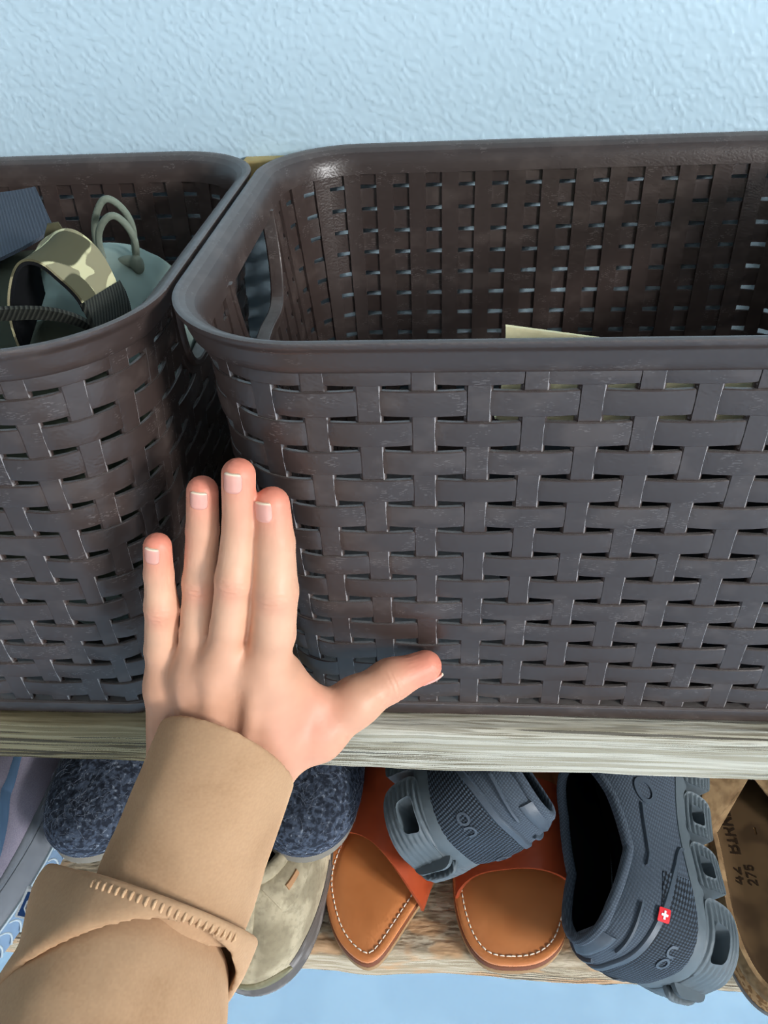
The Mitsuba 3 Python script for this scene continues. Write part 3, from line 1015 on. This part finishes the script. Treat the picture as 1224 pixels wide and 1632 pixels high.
def _lining(U):
    psi = np.arange(96) / 96
    r = np.array([U.at(psi, s, inner=True) * np.array([.985, 1, 1]) + np.array([0, 0, -.0002]) for s in np.linspace(.02, .93, 14)])
    r2 = np.array([x * np.array([.97, .998, 1]) for x in r])
    allr = np.concatenate([r, r2[::-1]])
    return outward(trimesh.Trimesh(allr.reshape(-1, 3), grid_faces(len(allr), 96, True, True), process=False))


sneaker('sneaker', 'black knit sneaker lying on its side across the brown sandals, heel and sole turned out', pose((-.0987, -.0350, -.1160), (-.10, .98, -.06), (.83, .12, .55)))
sneaker('sneaker_001', 'black knit sneaker with a red flag label, open collar up, beside the tan clog', pose((.0820, -.0850, -.1680), (.06, .99, .03), (-.80, -.10, .60)))

# sandals
mat('leather_tan', mikit.proc(lambda p, n, uv: mix(lin(204, 130, 78), lin(188, 114, 64), fbm(p.x * 60, p.y * 60, p.z * 60))), .38, .5, bump=lambda p, n, uv: .00012 * fbm(p.x * 700, p.y * 700, p.z * 700, 2), eps=3e-4)
mat('leather_red', mikit.proc(lambda p, n, uv: mix(lin(166, 74, 42), lin(150, 60, 32), fbm(p.x * 80, p.y * 80, p.z * 80))), .32, .5, bump=lambda p, n, uv: .00012 * fbm(p.x * 800, p.y * 800, p.z * 800, 2), eps=3e-4)
mat('leather_edge', lin(110, 62, 36), .6, .3)
mat('sole_beige', lin(150, 118, 84), .7, .3)
mat('thread_white', lin(226, 214, 196), .8, .2)


def dome(outline, prof):
    """A closed pad: prof = (fraction of the way from the outline to the middle, z)."""
    o = np.asarray(outline, float)
    c = o.mean(0)
    return sweep([np.c_[c + (o - c) * (1 - k), np.full(len(o), z)] for k, z in prof])


def sandal(name, label, outline, front, back, turn=0.0):
    def turned(q):                                      # the heel swung aside, the toe left where it is
        return [(p[0] + turn * min(1, max(0, (p[1] + .01) / .2)), *p[1:]) for p in q]
    outline, front, back = turned(outline), turned(front), turned(back)
    o = closed_spline(outline, 160)
    put(f'{name}__outsole', layers(o, [(.002, -.2), (-.0005, -.1985), (-.0005, -.1945), (.001, -.1935)]), 'sole_beige', smooth=40)
    put(f'{name}__midsole', layers(o, [(.001, -.194), (-.0006, -.193), (-.0006, -.1885), (.0004, -.1875)]), 'leather_edge', smooth=40)
    put(f'{name}__insole', sweep([np.c_[inset(o, d), np.full(len(o), z)] for d, z in ((.0008, -.188), (-.0002, -.1872), (-.0002, -.1852), (.0012, -.1842), (.0042, -.1841), (.0056, -.1848), (.0066, -.1848))]
                                        + [np.c_[inset(o, .0066) * (1 - k) + inset(o, .0066).mean(0) * k, np.full(len(o), z)] for k, z in ((.06, -.1836), (.14, -.1829), (.3, -.1826), (.6, -.1825), (.97, -.1825))]), 'leather_tan', smooth=45)
    # stitches
    line = inset(o, .0056)
    d = np.r_[0, np.cumsum(np.linalg.norm(np.diff(np.vstack([line, line[:1]]), axis=0), axis=1))]
    st = []
    for s in np.arange(0, d[-1], .0046):
        ends = [np.array([np.interp(q, d, np.r_[line[:, k], line[0, k]]) for k in (0, 1)]) for q in (s, s + .0031)]
        if max(e[1] for e in ends) > .05:
            continue
        path = np.array([[*ends[0], -.1846], [*(ends[0] * .7 + ends[1] * .3), -.1840], [*(ends[0] * .3 + ends[1] * .7), -.1840], [*ends[1], -.1846]])
        st.append(tube(path, .00055, 5))
    k = put(f'{name}__stitching', cat(*st), 'thread_white', smooth=True)
    tag(k, 'white stitching', kind='stuff')
    F, B = spline(front, 40), spline(back, 40)
    rings = []
    for a, b in zip(F, B):
        k = np.linspace(0, 1, 12)[:, None]
        rings.append(a + (b - a) * k)
    P = np.array(rings)
    N = np.cross(np.gradient(P, axis=0), np.gradient(P, axis=1))
    N /= np.linalg.norm(N, axis=-1, keepdims=True)
    if N[20, 6, 2] < 0:
        N = -N
    k = put(f'{name}__strap', sweep(np.concatenate([P + N * .0012, (P - N * .0012)[:, ::-1]], 1)), 'leather_red', smooth=45)
    tag(k, 'wide reddish brown leather strap')
    tag(name, label, 'sandal', 'brown leather sandals')


sandal('leather_sandal', 'tan leather slide sandal with a pointed toe beside the taupe boot',
       [(-.1320, -.0640), (-.1390, -.0672), (-.1455, -.0655), (-.1560, -.0580), (-.1640, -.0480), (-.1725, -.0288), (-.1776, -.0070), (-.1768, .0180), (-.1700, .05), (-.166, .10), (-.168, .15), (-.160, .185), (-.135, .198), (-.108, .185), (-.096, .15), (-.094, .10), (-.090, .05), (-.088, .015), (-.0945, -.004), (-.1115, -.0330), (-.1200, -.0472), (-.1276, -.0590)],
       [(-.1725, .0180, -.1900), (-.1690, .0170, -.1700), (-.1580, .0110, -.1500), (-.1410, .0010, -.1430), (-.1230, -.0140, -.1470), (-.1090, -.0260, -.1620), (-.1020, -.0290, -.1780), (-.1010, -.0270, -.1900)],
       [(-.1690, .0900, -.1900), (-.1660, .0880, -.1600), (-.1540, .0820, -.1340), (-.1340, .0720, -.1240), (-.1140, .0580, -.1290), (-.0980, .0440, -.1480), (-.0890, .0330, -.1720), (-.0880, .0300, -.1900)], .024)
sandal('leather_sandal_001', 'tan leather slide sandal with a squared toe between the two black sneakers',
       [(-.0366, -.0646), (-.0545, -.0620), (-.0640, -.0535), (-.0722, -.0360), (-.0765, -.0140), (-.0775, .015), (-.074, .06), (-.066, .11), (-.066, .16), (-.055, .19), (-.030, .200), (-.004, .188), (.008, .16), (.012, .11), (.018, .06), (.0190, .015), (.0160, -.012), (.0085, -.0290), (.0005, -.0470), (-.0150, -.0605)],
       [(-.0745, -.0190, -.1900), (-.0738, -.0180, -.1800), (-.0650, -.0120, -.1690), (-.0420, -.0080, -.1610), (-.0200, -.0070, -.1590), (.0000, -.0080, -.1650), (.0120, -.0100, -.1770), (.0150, -.0110, -.1900)],
       [(-.0745, .0500, -.1900), (-.0725, .0510, -.1700), (-.0630, .0550, -.1540), (-.0420, .0600, -.1450), (-.0180, .0610, -.1440), (.0040, .0590, -.1520), (.0150, .0560, -.1720), (.0170, .0550, -.1900)])

# felt slippers, boot, trail shoe, clog
mat('felt_navy', mikit.proc(lambda p, n, uv: mix(lin(38, 43, 53), mix(lin(68, 77, 92), lin(126, 134, 146), smoothstep(.60, .78, fbm(p.x * 700, p.y * 420, p.z * 420))), smoothstep(.36, .66, fbm(p.x * 420 + 9, p.y * 420, p.z * 420)))), .95, .1,
    bump=lambda p, n, uv: .0012 * fbm(p.x * 420, p.y * 420, p.z * 420, 3), eps=3e-4, sheen=.6)
mat('felt_pale', lin(120, 116, 108), .95, .1)
mat('fibre_pale', lin(112, 118, 130), .9, .1)


def slipper(name, label, M, seed):
    U = Upper(.262, .036, .0445, .006, [(0, .052), (.03, .050), (.07, .046), (.10, .050)], [(.13, .060), (.17, .058), (.20, .053), (.23, .043)], .105, .027, bulge=1.14, toe=.885, thick=.004)
    put(f'{name}__upper', moved(U.mesh(), M), 'felt_navy', smooth=60)
    o = foot(.262, .036, .0445, 96)
    put(f'{name}__sole', moved(layers(o, [(.006, -.002), (.002, -.0015), (.0015, .003), (.003, .0065)]), M), 'felt_pale', smooth=40)
    r = np.random.default_rng(seed)
    hairs = []
    for _ in range(260):
        psi, s = r.uniform(.3, .7), r.uniform(.08, .95)
        p = U.at(psi, s)
        n = U.normal(np.array(psi), np.array(s))
        n = n * np.sign(n[2] + 1e-9)
        d = r.normal(size=3)
        d -= (d @ n) * n
        d /= np.linalg.norm(d)
        e = np.cross(n, d)
        l, cu = r.uniform(.003, .010), r.uniform(-1.2, 1.2)
        t = np.linspace(0, 1, 6)
        path = p + np.outer(t * l, d) + np.outer(cu * l * t * t, e) + np.outer(.0006 + .0012 * np.sin(t * 3), n)
        hairs.append(tube(path, .00009, 3, up=n))
    k = put(f'{name}__fibres', moved(cat(*hairs), M), 'fibre_pale', smooth=True)
    tag(k, 'stray pale wool fibres', kind='stuff')
    tag(name, label, 'slipper', 'felt slippers')


def pose_tip(tip, L, y, z):
    m = pose((0, 0, 0), y, z)
    m[:3, 3] = np.array(tip) - L * m[:3, 1]
    return m


slipper('felt_slipper', 'dark navy felt slipper left of the forearm, between it and the grey trail shoe', pose_tip((-.3470, -.0370, -.122), .262, (-.05, -.96, .26), (0, .26, .96)), 1)
slipper('felt_slipper_001', 'dark navy felt slipper right of the forearm, resting in the taupe clog shoe', pose_tip((-.1830, -.0300, -.122), .262, (.12, -.965, .22), (0, .22, .97)), 2)

mat('nubuck', mikit.proc(lambda p, n, uv: mix(mix(lin(172, 161, 136), lin(138, 128, 106), smoothstep(.35, .65, fbm(p.x * 60, p.y * 60, p.z * 60))), lin(122, 112, 92), .4 * smoothstep(.42, .75, fbm(p.x * 420, p.y * 420, p.z * 420)))), .9, .15,
    bump=lambda p, n, uv: .0006 * fbm(p.x * 400, p.y * 400, p.z * 400), eps=3e-4, sheen=.3)
mat('rubber_olive', mikit.proc(lambda p, n, uv: mix(lin(104, 98, 72), lin(132, 126, 102), smoothstep(.5, .7, fbm(p.x * 90, p.y * 90, p.z * 90)))), .6, .35)
mat('rubber_grey', mikit.proc(lambda p, n, uv: mix(lin(84, 78, 74), lin(122, 116, 112), smoothstep(.45, .7, fbm(p.x * 90, p.y * 40, p.z * 90)))), .6, .35)
mat('leather_pale', lin(170, 130, 94), .7, .3)
mat('label_maroon', lin(96, 34, 34), .5, .4)

# taupe slip-on shoe, toe over the edge of the shelf
MB = pose_tip((-.2200, -.0880, -.200), .285, (.03, -1, 0), (0, 0, 1))
UB = Upper(.285, .038, .0485, .016, [(0, .078), (.04, .072), (.10, .066), (.15, .071), (.233, .075)], [(.240, .075), (.248, .069), (.257, .060), (.2645, .049)], .237, .036, bulge=1.10, thick=.005)
UM = UB.mesh(160, 26)
uv_ = np.array(UM.vertices)
uv_ += .0022 * (meshkit.fbm(uv_ * 55 + 4, 3)[:, None] - .5) * np.array([.4, .4, 1])
put('slip_on_shoe__upper', moved(trimesh.Trimesh(uv_, UM.faces, process=False), MB), 'nubuck', smooth=60)
ob = foot(.285, .038, .0485, 120)
put('slip_on_shoe__sole', moved(layers(ob, [(.003, 0), (-.001, .002), (-.0025, .010), (-.0015, .018), (.003, .019)]), MB), 'rubber_grey', smooth=40)
put('slip_on_shoe__insole', moved(layers(inset(ob, .006), [(0, .0165), (0, .020), (.003, .021)]), MB), 'lining_black')
put('slip_on_shoe__lining', moved(_lining(UB), MB), 'lining_black', smooth=True)
k = put('slip_on_shoe__toe_guard', moved(UB.patch(.452, .548, .0, lambda t: .08 + .26 * math.sin(math.pi * t) ** .6, .0016, 60, 8), MB), 'rubber_olive', smooth=50)
tag(k, 'worn olive rubber toe guard')
for a, b in ((.335, .452), (.548, .665)):
    put('slip_on_shoe__mudguard', moved(UB.patch(a, b, 0, .17, .0013, 40, 6), MB), 'rubber_grey', smooth=50)
k = put('slip_on_shoe__label', moved(UB.stick(plate(.0150, .0062, .0006, .1), .4660, .17, 0, .0016), MB), 'label_maroon', smooth=40)
tag(k, 'small dark red label')
ps = np.linspace(.19, .81, 120)
put('slip_on_shoe__collar', moved(tube(UB.at(ps, .985) + np.array([0, 0, .0005]), .0052, 12), MB), 'nubuck', smooth=True)
PC = np.argmax(UB.o[:96, 1] > .237 / .93) / 192
for a, b in ((PC - .16, PC - .004), (1.004 - PC, 1.16 - PC)):
    put('slip_on_shoe__collar_band', moved(UB.patch(a, b, .62, .93, .0016, 50, 8), MB), 'nubuck', smooth=50)
for c in [PC - q for q in (.14, .103, .064, .026)] + [1 - PC + q for q in (.026, .064, .103, .14)]:
    k = put('slip_on_shoe__lace', moved(UB.patch(c - .0095, c + .0095, .745, .815, .0030, 14, 6), MB), 'leather_pale', smooth=50)
tag('slip_on_shoe', 'worn taupe nubuck slip-on shoe under the forearm, its toe over the shelf edge', 'shoe')

# grey trail shoe at the far left
mat('trail_upper', mikit.proc(lambda p, n, uv: mix(lin(150, 144, 158), lin(132, 126, 142), noise(p.x * 1500, p.y * 1500, p.z * 1500))), .85, .2)
mat('trail_blue', lin(88, 116, 146), .7, .3)
mat('trail_midsole', mikit.proc(lambda p, n, uv: mix(lin(92, 98, 106), lin(116, 120, 126), fbm(p.x * 60, p.y * 60, p.z * 60))), .7, .3)
mat('trail_outsole', lin(112, 136, 162), .6, .3)
mat('trail_cream', lin(160, 174, 182), .7, .3)
MT = pose((-.4030, .1780, -.1840), (-.12, -.99, 0), (-.36, .05, .93))
UT = Upper(.290, .038, .048, .036, [(0, .100), (.03, .094), (.07, .086), (.14, .092)], [(.165, .094), (.19, .084), (.22, .070), (.265, .052)], .160, .028, bulge=1.08)
put('trail_shoe__upper', moved(UT.mesh(), MT), 'trail_upper', smooth=60)
k = put('trail_shoe__side_stripe', moved(UT.patch(.60, .78, lambda t: .16 + .55 * t ** 1.5, lambda t: .27 + .55 * t ** 1.5, .0012, 50, 6), MT), 'trail_blue', smooth=50)
tag(k, 'curved blue side stripe')
put('trail_shoe__mudguard', moved(UT.patch(.51, .95, 0, .10, .0016, 90, 5), MT), 'trail_midsole', smooth=50)
ot = foot(.290, .038, .048, 144)
put('trail_shoe__midsole', moved(layers(ot, [(.004, .016), (-.0015, .018), (-.0030, .026), (-.0015, .036), (.003, .037)]), MT), 'trail_midsole', smooth=40)
k = put('trail_shoe__trim', moved(layers(ot, [(0, .0165), (-.0036, .0168), (-.0036, .0182), (0, .0185)]), MT), 'trail_cream', smooth=30)
tag(k, 'thin cream line along the sole')
put('trail_shoe__outsole', moved(layers(ot, [(.004, 0), (.0, .001), (-.0024, .010), (-.0022, .0168), (.003, .0172)]), MT), 'trail_outsole', smooth=40)
side = [i for i in range(len(ot)) if ot[i, 0] < -.02 and .06 < ot[i, 1] < .28]
lug_path = ot[side]
for c in range(1, len(lug_path) - 3, 2):
    e = [np.array([*(lug_path[c + k] + (lug_path[c + k] / np.linalg.norm(lug_path[c + k] - (0, lug_path[c + k][1])) * np.array([1, 0])) * .0021), z]) for k, z in ((0, .002), (1, .0085), (0, .015))]
    put('trail_shoe__lug', moved(tube(spline(e, 9), .0009, 6, up=(1, 0, 0)), MT), 'trail_cream', smooth=True)
for i in range(5):
    y = .150 + .022 * i
    z = np.interp(y, [.135, .18, .22, .265], [.098, .084, .070, .052])
    put('trail_shoe__lace', moved(tube(spline([(-.022, y - .004, z - .006), (-.010, y, z + .003), (.010, y + .004, z + .003), (.022, y + .002, z - .006)], 16), .0022, 8), MT), 'lining_black', smooth=True)
tag('trail_shoe', 'mauve grey trail shoe with a pale blue ribbed sole at the left edge', 'shoe')

# clog with a stamped footbed at the right edge
mat('suede_tan', mikit.proc(lambda p, n, uv: mix(lin(150, 124, 92), lin(118, 94, 68), smoothstep(.35, .65, fbm(p.x * 120, p.y * 120, p.z * 120)))), .95, .1, bump=lambda p, n, uv: .0008 * fbm(p.x * 500, p.y * 500, p.z * 500), eps=3e-4, sheen=.4)
mat('footbed', mikit.proc(lambda p, n, uv: mix(lin(82, 63, 42), lin(62, 46, 30), smoothstep(.4, .7, fbm(p.x * 50, p.y * 50, p.z * 50)))), .85, .15)
mat('stamp_dark', lin(42, 30, 20), .9, .1)
mat('cork', mikit.proc(lambda p, n, uv: mix(lin(168, 132, 94), lin(128, 94, 62), smoothstep(.45, .6, noise(p.x * 500, p.y * 500, p.z * 500)))), .9, .1)
MC = pose((.1560, -.0870, -.2000), (.04, 1, 0), (0, 0, 1))
oc = closed_spline([(0, 0), (.024, .006), (.037, .030), (.040, .07), (.038, .12), (.044, .18), (.042, .225), (.026, .252), (0, .262), (-.026, .252), (-.042, .225), (-.044, .18), (-.038, .12), (-.040, .07), (-.037, .030), (-.024, .006)], 140)
put('suede_clog__outsole', moved(layers(oc, [(.001, 0), (-.001, .001), (-.001, .005), (0, .0055)]), MC), 'rubber_grey', smooth=40)
put('suede_clog__cork_layer', moved(layers(oc, [(0, .005), (-.0016, .007), (-.0018, .015), (.000, .018)]), MC), 'cork', smooth=40)
bed = [(-.0005, .017), (-.0020, .020), (-.0016, .0255), (.0015, .0280), (.0050, .0265), (.0085, .0225), (.0140, .0195)]
put('suede_clog__rim', moved(sweep([np.c_[inset(oc, d), np.full(len(oc), z)] for d, z in bed[:6] + [(.0085, .0185), (.004, .017)]], closed=True), MC), 'suede_tan', smooth=50)
put('suede_clog__footbed', moved(sweep([np.c_[inset(oc, d), np.full(len(oc), z)] for d, z in ((.0050, .0250), (.0052, .0262), (.0090, .0222), (.0140, .0195))] + [np.c_[inset(oc, .014) * (1 - k) + np.array([0, .13]) * k, np.full(len(oc), .0190)] for k in (.2, .6, .97)] + [np.c_[inset(oc, .006) * (1 - k) + np.array([0, .13]) * k, np.full(len(oc), .0175)] for k in (.97, .5, 0)], closed=True), MC), 'footbed', smooth=50)
def clog_upper():
    rings = []
    for t in np.linspace(0, 1, 40):                     # along the clog, from the opening to the toe
        y = .205 + .055 * t
        i = np.argmin(np.abs(oc[:, 1] - y) + (oc[:, 0] < 0))
        w = np.interp(y, oc[:36 * 2, 1], oc[:36 * 2, 0]) + .002 if y < .26 else .004
        h = .056 - .020 * t ** 2 if t < .97 else .030
        a = np.linspace(0, math.pi, 30)
        yo = y - (.100 * np.abs(np.cos(a)) ** 4) * (1 - t)          # the opening's edge runs back along both sides
        e = np.c_[w * np.cos(a) * np.where(yo < .06, .97, 1), yo, .016 + (h - .016) * np.sin(a) ** .75]
        c = np.array([0, 0, .016])
        inn = e.copy()
        inn[:, 0] *= .955
        inn[:, 2] = .016 + (inn[:, 2] - .016) * .955
        rings.append(np.vstack([e, inn[::-1]]))
    return sweep(rings)
put('suede_clog__upper', moved(clog_upper(), MC), 'suede_tan', smooth=50)
for txt, h, x, y in (('BIRKENSTOCK', .0100, -.0160, .108), ('42', .0085, -.0190, .084), ('275', .0065, -.0090, .084)):
    m = meshkit.text_mesh(txt, h, .0005, bold=True)
    m.apply_transform(trimesh.transformations.rotation_matrix(math.pi / 2, (0, 0, 1)))
    m.apply_translation((x, y, .0190))
    k = put('suede_clog__stamp', moved(m, MC), 'stamp_dark')
    tag(k, 'dark stamped lettering', kind='stuff')
tag('suede_clog', 'tan suede clog with dark stamped footbed at the right edge, heel towards the viewer', 'clog')

# ---------------------------------------------------------------- what the baskets hold
mat('cloth_green', mikit.proc(lambda p, n, uv: mix(lin(128, 142, 134), lin(112, 126, 118), fbm(p.x * 40, p.y * 40, p.z * 40))), .8, .25, bump=lambda p, n, uv: .0005 * fbm(p.x * 90, p.y * 90, p.z * 90), eps=5e-4)
mat('cord_green', lin(104, 112, 100), .85, .2, bump=lambda p, n, uv: .0003 * noise(p.x * 900, p.y * 900, p.z * 900), eps=2e-4)


def camo(p, n, uv):
    w = noise(p.x * 90, p.y * 60, p.z * 60)
    leaf = smoothstep(.56, .60, noise(p.x * 170 + 2 * w, p.y * 70, p.z * 120))
    dark = smoothstep(.60, .64, noise(p.x * 70 + 31, p.y * 55 + 7, p.z * 60))
    c = mix(lin(128, 122, 96), lin(186, 180, 142), leaf)
    return mix(c, lin(70, 68, 50), dark)


mat('cloth_camo', mikit.proc(camo), .85, .2)
mat('cloth_olive', lin(58, 63, 52), .85, .2)
mat('webbing_grey', mikit.proc(lambda p, n, uv: mix(lin(56, 62, 71), lin(66, 73, 83), .5 + .5 * dr.sin((p.x * .8 + p.y * .5 - p.z) * 4200))), .8, .25, bump=lambda p, n, uv: .0001 * dr.sin((p.x * .8 + p.y * .5 - p.z) * 4200), eps=2e-4)
mat('webbing_black', mikit.proc(lambda p, n, uv: mix(lin(30, 32, 30), lin(58, 60, 54), .5 + .5 * dr.sin((p.x - p.z * .6 + p.y * .8) * 2200))), .85, .2, bump=lambda p, n, uv: .0005 * dr.sin((p.x - p.z * .6 + p.y * .8) * 2200), eps=2e-4)
mat('cloth_cream', mikit.proc(lambda p, n, uv: mix(lin(206, 200, 164), lin(188, 180, 142), fbm(p.x * 300, p.y * 300, p.z * 300))), .9, .15)


def sheet(F, B, th, m=14, n=50):
    """A cloth between two curves, th thick."""
    F, B = spline(F, n), spline(B, n)
    k = np.linspace(0, 1, m)[None, :, None]
    P = F[:, None] * (1 - k) + B[:, None] * k
    N = np.cross(np.gradient(P, axis=0), np.gradient(P, axis=1))
    N /= np.linalg.norm(N, axis=-1, keepdims=True) + 1e-12
    N = N * np.sign(N[n // 2, m // 2, 2])
    return P, N, (lambda lo, hi: sweep(np.concatenate([P + N * hi, (P + N * lo)[:, ::-1]], 1)))


def inside(p, cx, gap=.004):
    """Distance to the room inside a basket standing at x = cx."""
    r, hx, hy = WALL.dims(p[:, 2])
    q = np.abs(np.stack([p[:, 0] - cx, p[:, 1] - CY - (-.006 if cx < -.2 else 0)], -1)) - np.stack([hx - r, hy - r], -1)
    d = np.linalg.norm(np.maximum(q, 0), axis=1) + np.minimum(q.max(1), 0) - r + .0034 + gap
    return np.maximum(d, .0075 - p[:, 2])


def sack_sdf(p):
    d = smin(smin(ellip(p, (-.3120, .150, .110), (.066, .105, .138)), ellip(p, (-.2950, .150, .150), (.046, .085, .098)), .03), ellip(p, (-.315, .15, .05), (.062, .10, .05)), .03) + .012 * warp(p, 31, 18) + .004 * warp(p, 37, 50)
    return smax(d, inside(p, -.4415), .006)


sack = nets(sack_sdf, (-.40, .03, -.01), (-.225, .28, .28), .0032)
put('drawstring_sack__body', relax(sack, 5), 'cloth_green', smooth=True)
for pts in ([(-.2985, .155, .2440), (-.2960, .150, .2620), (-.2890, .146, .2790), (-.2810, .146, .2860), (-.2745, .148, .2800), (-.2725, .152, .2650), (-.2760, .156, .2480)],
            [(-.2915, .142, .2440), (-.2895, .138, .2610), (-.2830, .134, .2750), (-.2750, .134, .2800), (-.2695, .137, .2730), (-.2690, .142, .2600), (-.2740, .150, .2480)]):
    put('drawstring_sack__cord', tube(spline(pts, 60), .0021, 9, up=(0, 1, 0)), 'cord_green', smooth=True)
put('drawstring_sack__knot', nets(lambda p: smin(ellip(p, (-.2770, .146, .2490), (.008, .004, .0036)), ellip(p, (-.2710, .143, .2480), (.004, .0035, .006)), .002), (-.29, .135, .238), (-.262, .157, .260), .0008), 'cord_green', smooth=True)
tag('drawstring_sack', 'grey green cloth sack with a double loop of cord, in the left basket', 'sack')

P, N, solidify = sheet([(-.3030, .044, .2380), (-.3022, .044, .2600), (-.2985, .048, .2745), (-.2920, .054, .2830), (-.2850, .055, .2815), (-.2780, .053, .2765), (-.2710, .050, .2710), (-.2635, .045, .2610)],
                       [(-.3130, .100, .2480), (-.3110, .100, .2640), (-.3060, .100, .2745), (-.2960, .100, .2810), (-.2865, .100, .2830), (-.2770, .099, .2770), (-.2690, .094, .2680), (-.2600, .082, .2530)], .002)
put('camouflage_bag__flap', solidify(0, .0012), 'cloth_camo', smooth=60)
put('camouflage_bag__flap_lining', solidify(-.0018, -.0002), 'lining_black', smooth=60)
P2, N2, solid2 = sheet([(-.2655, .046, .2640), (-.2625, .043, .2560), (-.2615, .041, .2440)], [(-.2625, .088, .2580), (-.2570, .080, .2500), (-.2560, .072, .2380)], .002, 10, 24)
put('camouflage_bag__edge_webbing', solid2(-.0004, .0024), 'webbing_black', smooth=60)
P3, N3, solid3 = sheet([(-.3115, .110, .2560), (-.3080, .110, .2740), (-.3030, .110, .2835)], [(-.2935, .112, .2560), (-.2945, .112, .2740), (-.2975, .112, .2840)], .002, 8, 20)
put('camouflage_bag__tab', solid3(-.001, .001), 'cloth_camo', smooth=60)
def bag_sdf(p):
    d = smin(ellip(p, (-.345, .135, .12), (.075, .10, .135)), ellip(p, (-.295, .075, .13), (.042, .042, .112)), .03) + .010 * warp(p, 51, 25)
    return smax(smax(d, inside(p, -.4415), .006), -(sack_sdf(p) - .003), .004)


body = nets(bag_sdf, (-.44, .005, -.005), (-.225, .26, .275), .0032)
put('camouflage_bag__body', relax(body, 4), 'cloth_olive', smooth=True)
tag('camouflage_bag', 'folded camouflage bag with a tan leaf pattern, on top in the left basket', 'bag')

Fs = [(-.52, .23, .262), (-.45, .225, .268), (-.3860, .22, .2705), (-.3585, .218, .2742)]
Bs = [(-.45, .070, .248), (-.40, .075, .255), (-.3560, .10, .2600), (-.3190, .148, .2690)]
P4, N4, solid4 = sheet(Fs, Bs, .002, 24, 40)
put('webbing_strap', solid4(-.0009, .0009), 'webbing_grey', smooth=60)
tag('webbing_strap', 'wide slate grey webbing strap, highest in the left basket', 'strap')
belt = spline([(-.40, .036, .2600), (-.34, .030, .2660), (-.2985, .030, .2665), (-.2830, .035, .2645), (-.2700, .040, .2595), (-.2620, .046, .2500)], 60)
put('webbing_belt', ribbon(belt, (.10, -.45, .89), .0085, .0022), 'webbing_black', smooth=40)
tag('webbing_belt', 'narrow dark olive webbing belt along the front rim in the left basket', 'belt')

pouch = nets(lambda p: smax(ellip(p, (.075, .105, .085), (.135, .095, .105)) + .014 * warp(p, 71, 18), inside(p, 0.0), .008), (-.10, .0, -.005), (.215, .26, .22), .004)
put('cloth_pouch', relax(pouch, 4), 'cloth_black', smooth=True)
mat('cloth_black', lin(30, 31, 33), .9, .15)
tag('cloth_pouch', 'black cloth pouch under the cream cloth inside the right basket', 'bag')
Pc, Nc, solidc = sheet([(-.0590, .075, .1900), (-.0590, .045, .1980), (-.0590, .024, .2150), (-.0575, .020, .2400), (-.0575, .022, .2605)], [(.180, .075, .1900), (.181, .045, .1980), (.182, .024, .2150), (.180, .020, .2300), (.180, .020, .2450)], .002, 40, 24)
v = Pc.copy()
sx = (Pc[..., 0] + .059) / .24
drop = np.interp(sx, [0, .10, .25, .6, 1], [0, .0062, .012, .012, .012])
v[..., 2] -= drop * np.clip((Pc[..., 2] - .1) / .15, 0, 1)
v[..., 1] += .003 * (meshkit.fbm(Pc * 40, 3) - .5)
put('cotton_bag', sweep(np.concatenate([v + np.array([0, .0022, 0]), v[:, ::-1]], 1)), 'cloth_cream', smooth=60)
tag('cotton_bag', 'cream cotton cloth standing behind the front wall of the right basket', 'cloth')

batten = tm(rounded_box((.048, .016, .022), .002))
batten.apply_translation((-.2180, .3265, .2515))
put('wooden_batten', batten, 'wood_tan', smooth=40)
tag('wooden_batten', 'small tan wooden batten on the wall behind the gap between the baskets', 'batten')
mat('wood_tan', mikit.proc(lambda p, n, uv: mix(lin(168, 150, 100), lin(146, 126, 80), fbm(p.x * 200, p.y * 200, p.z * 20))), .7, .3)
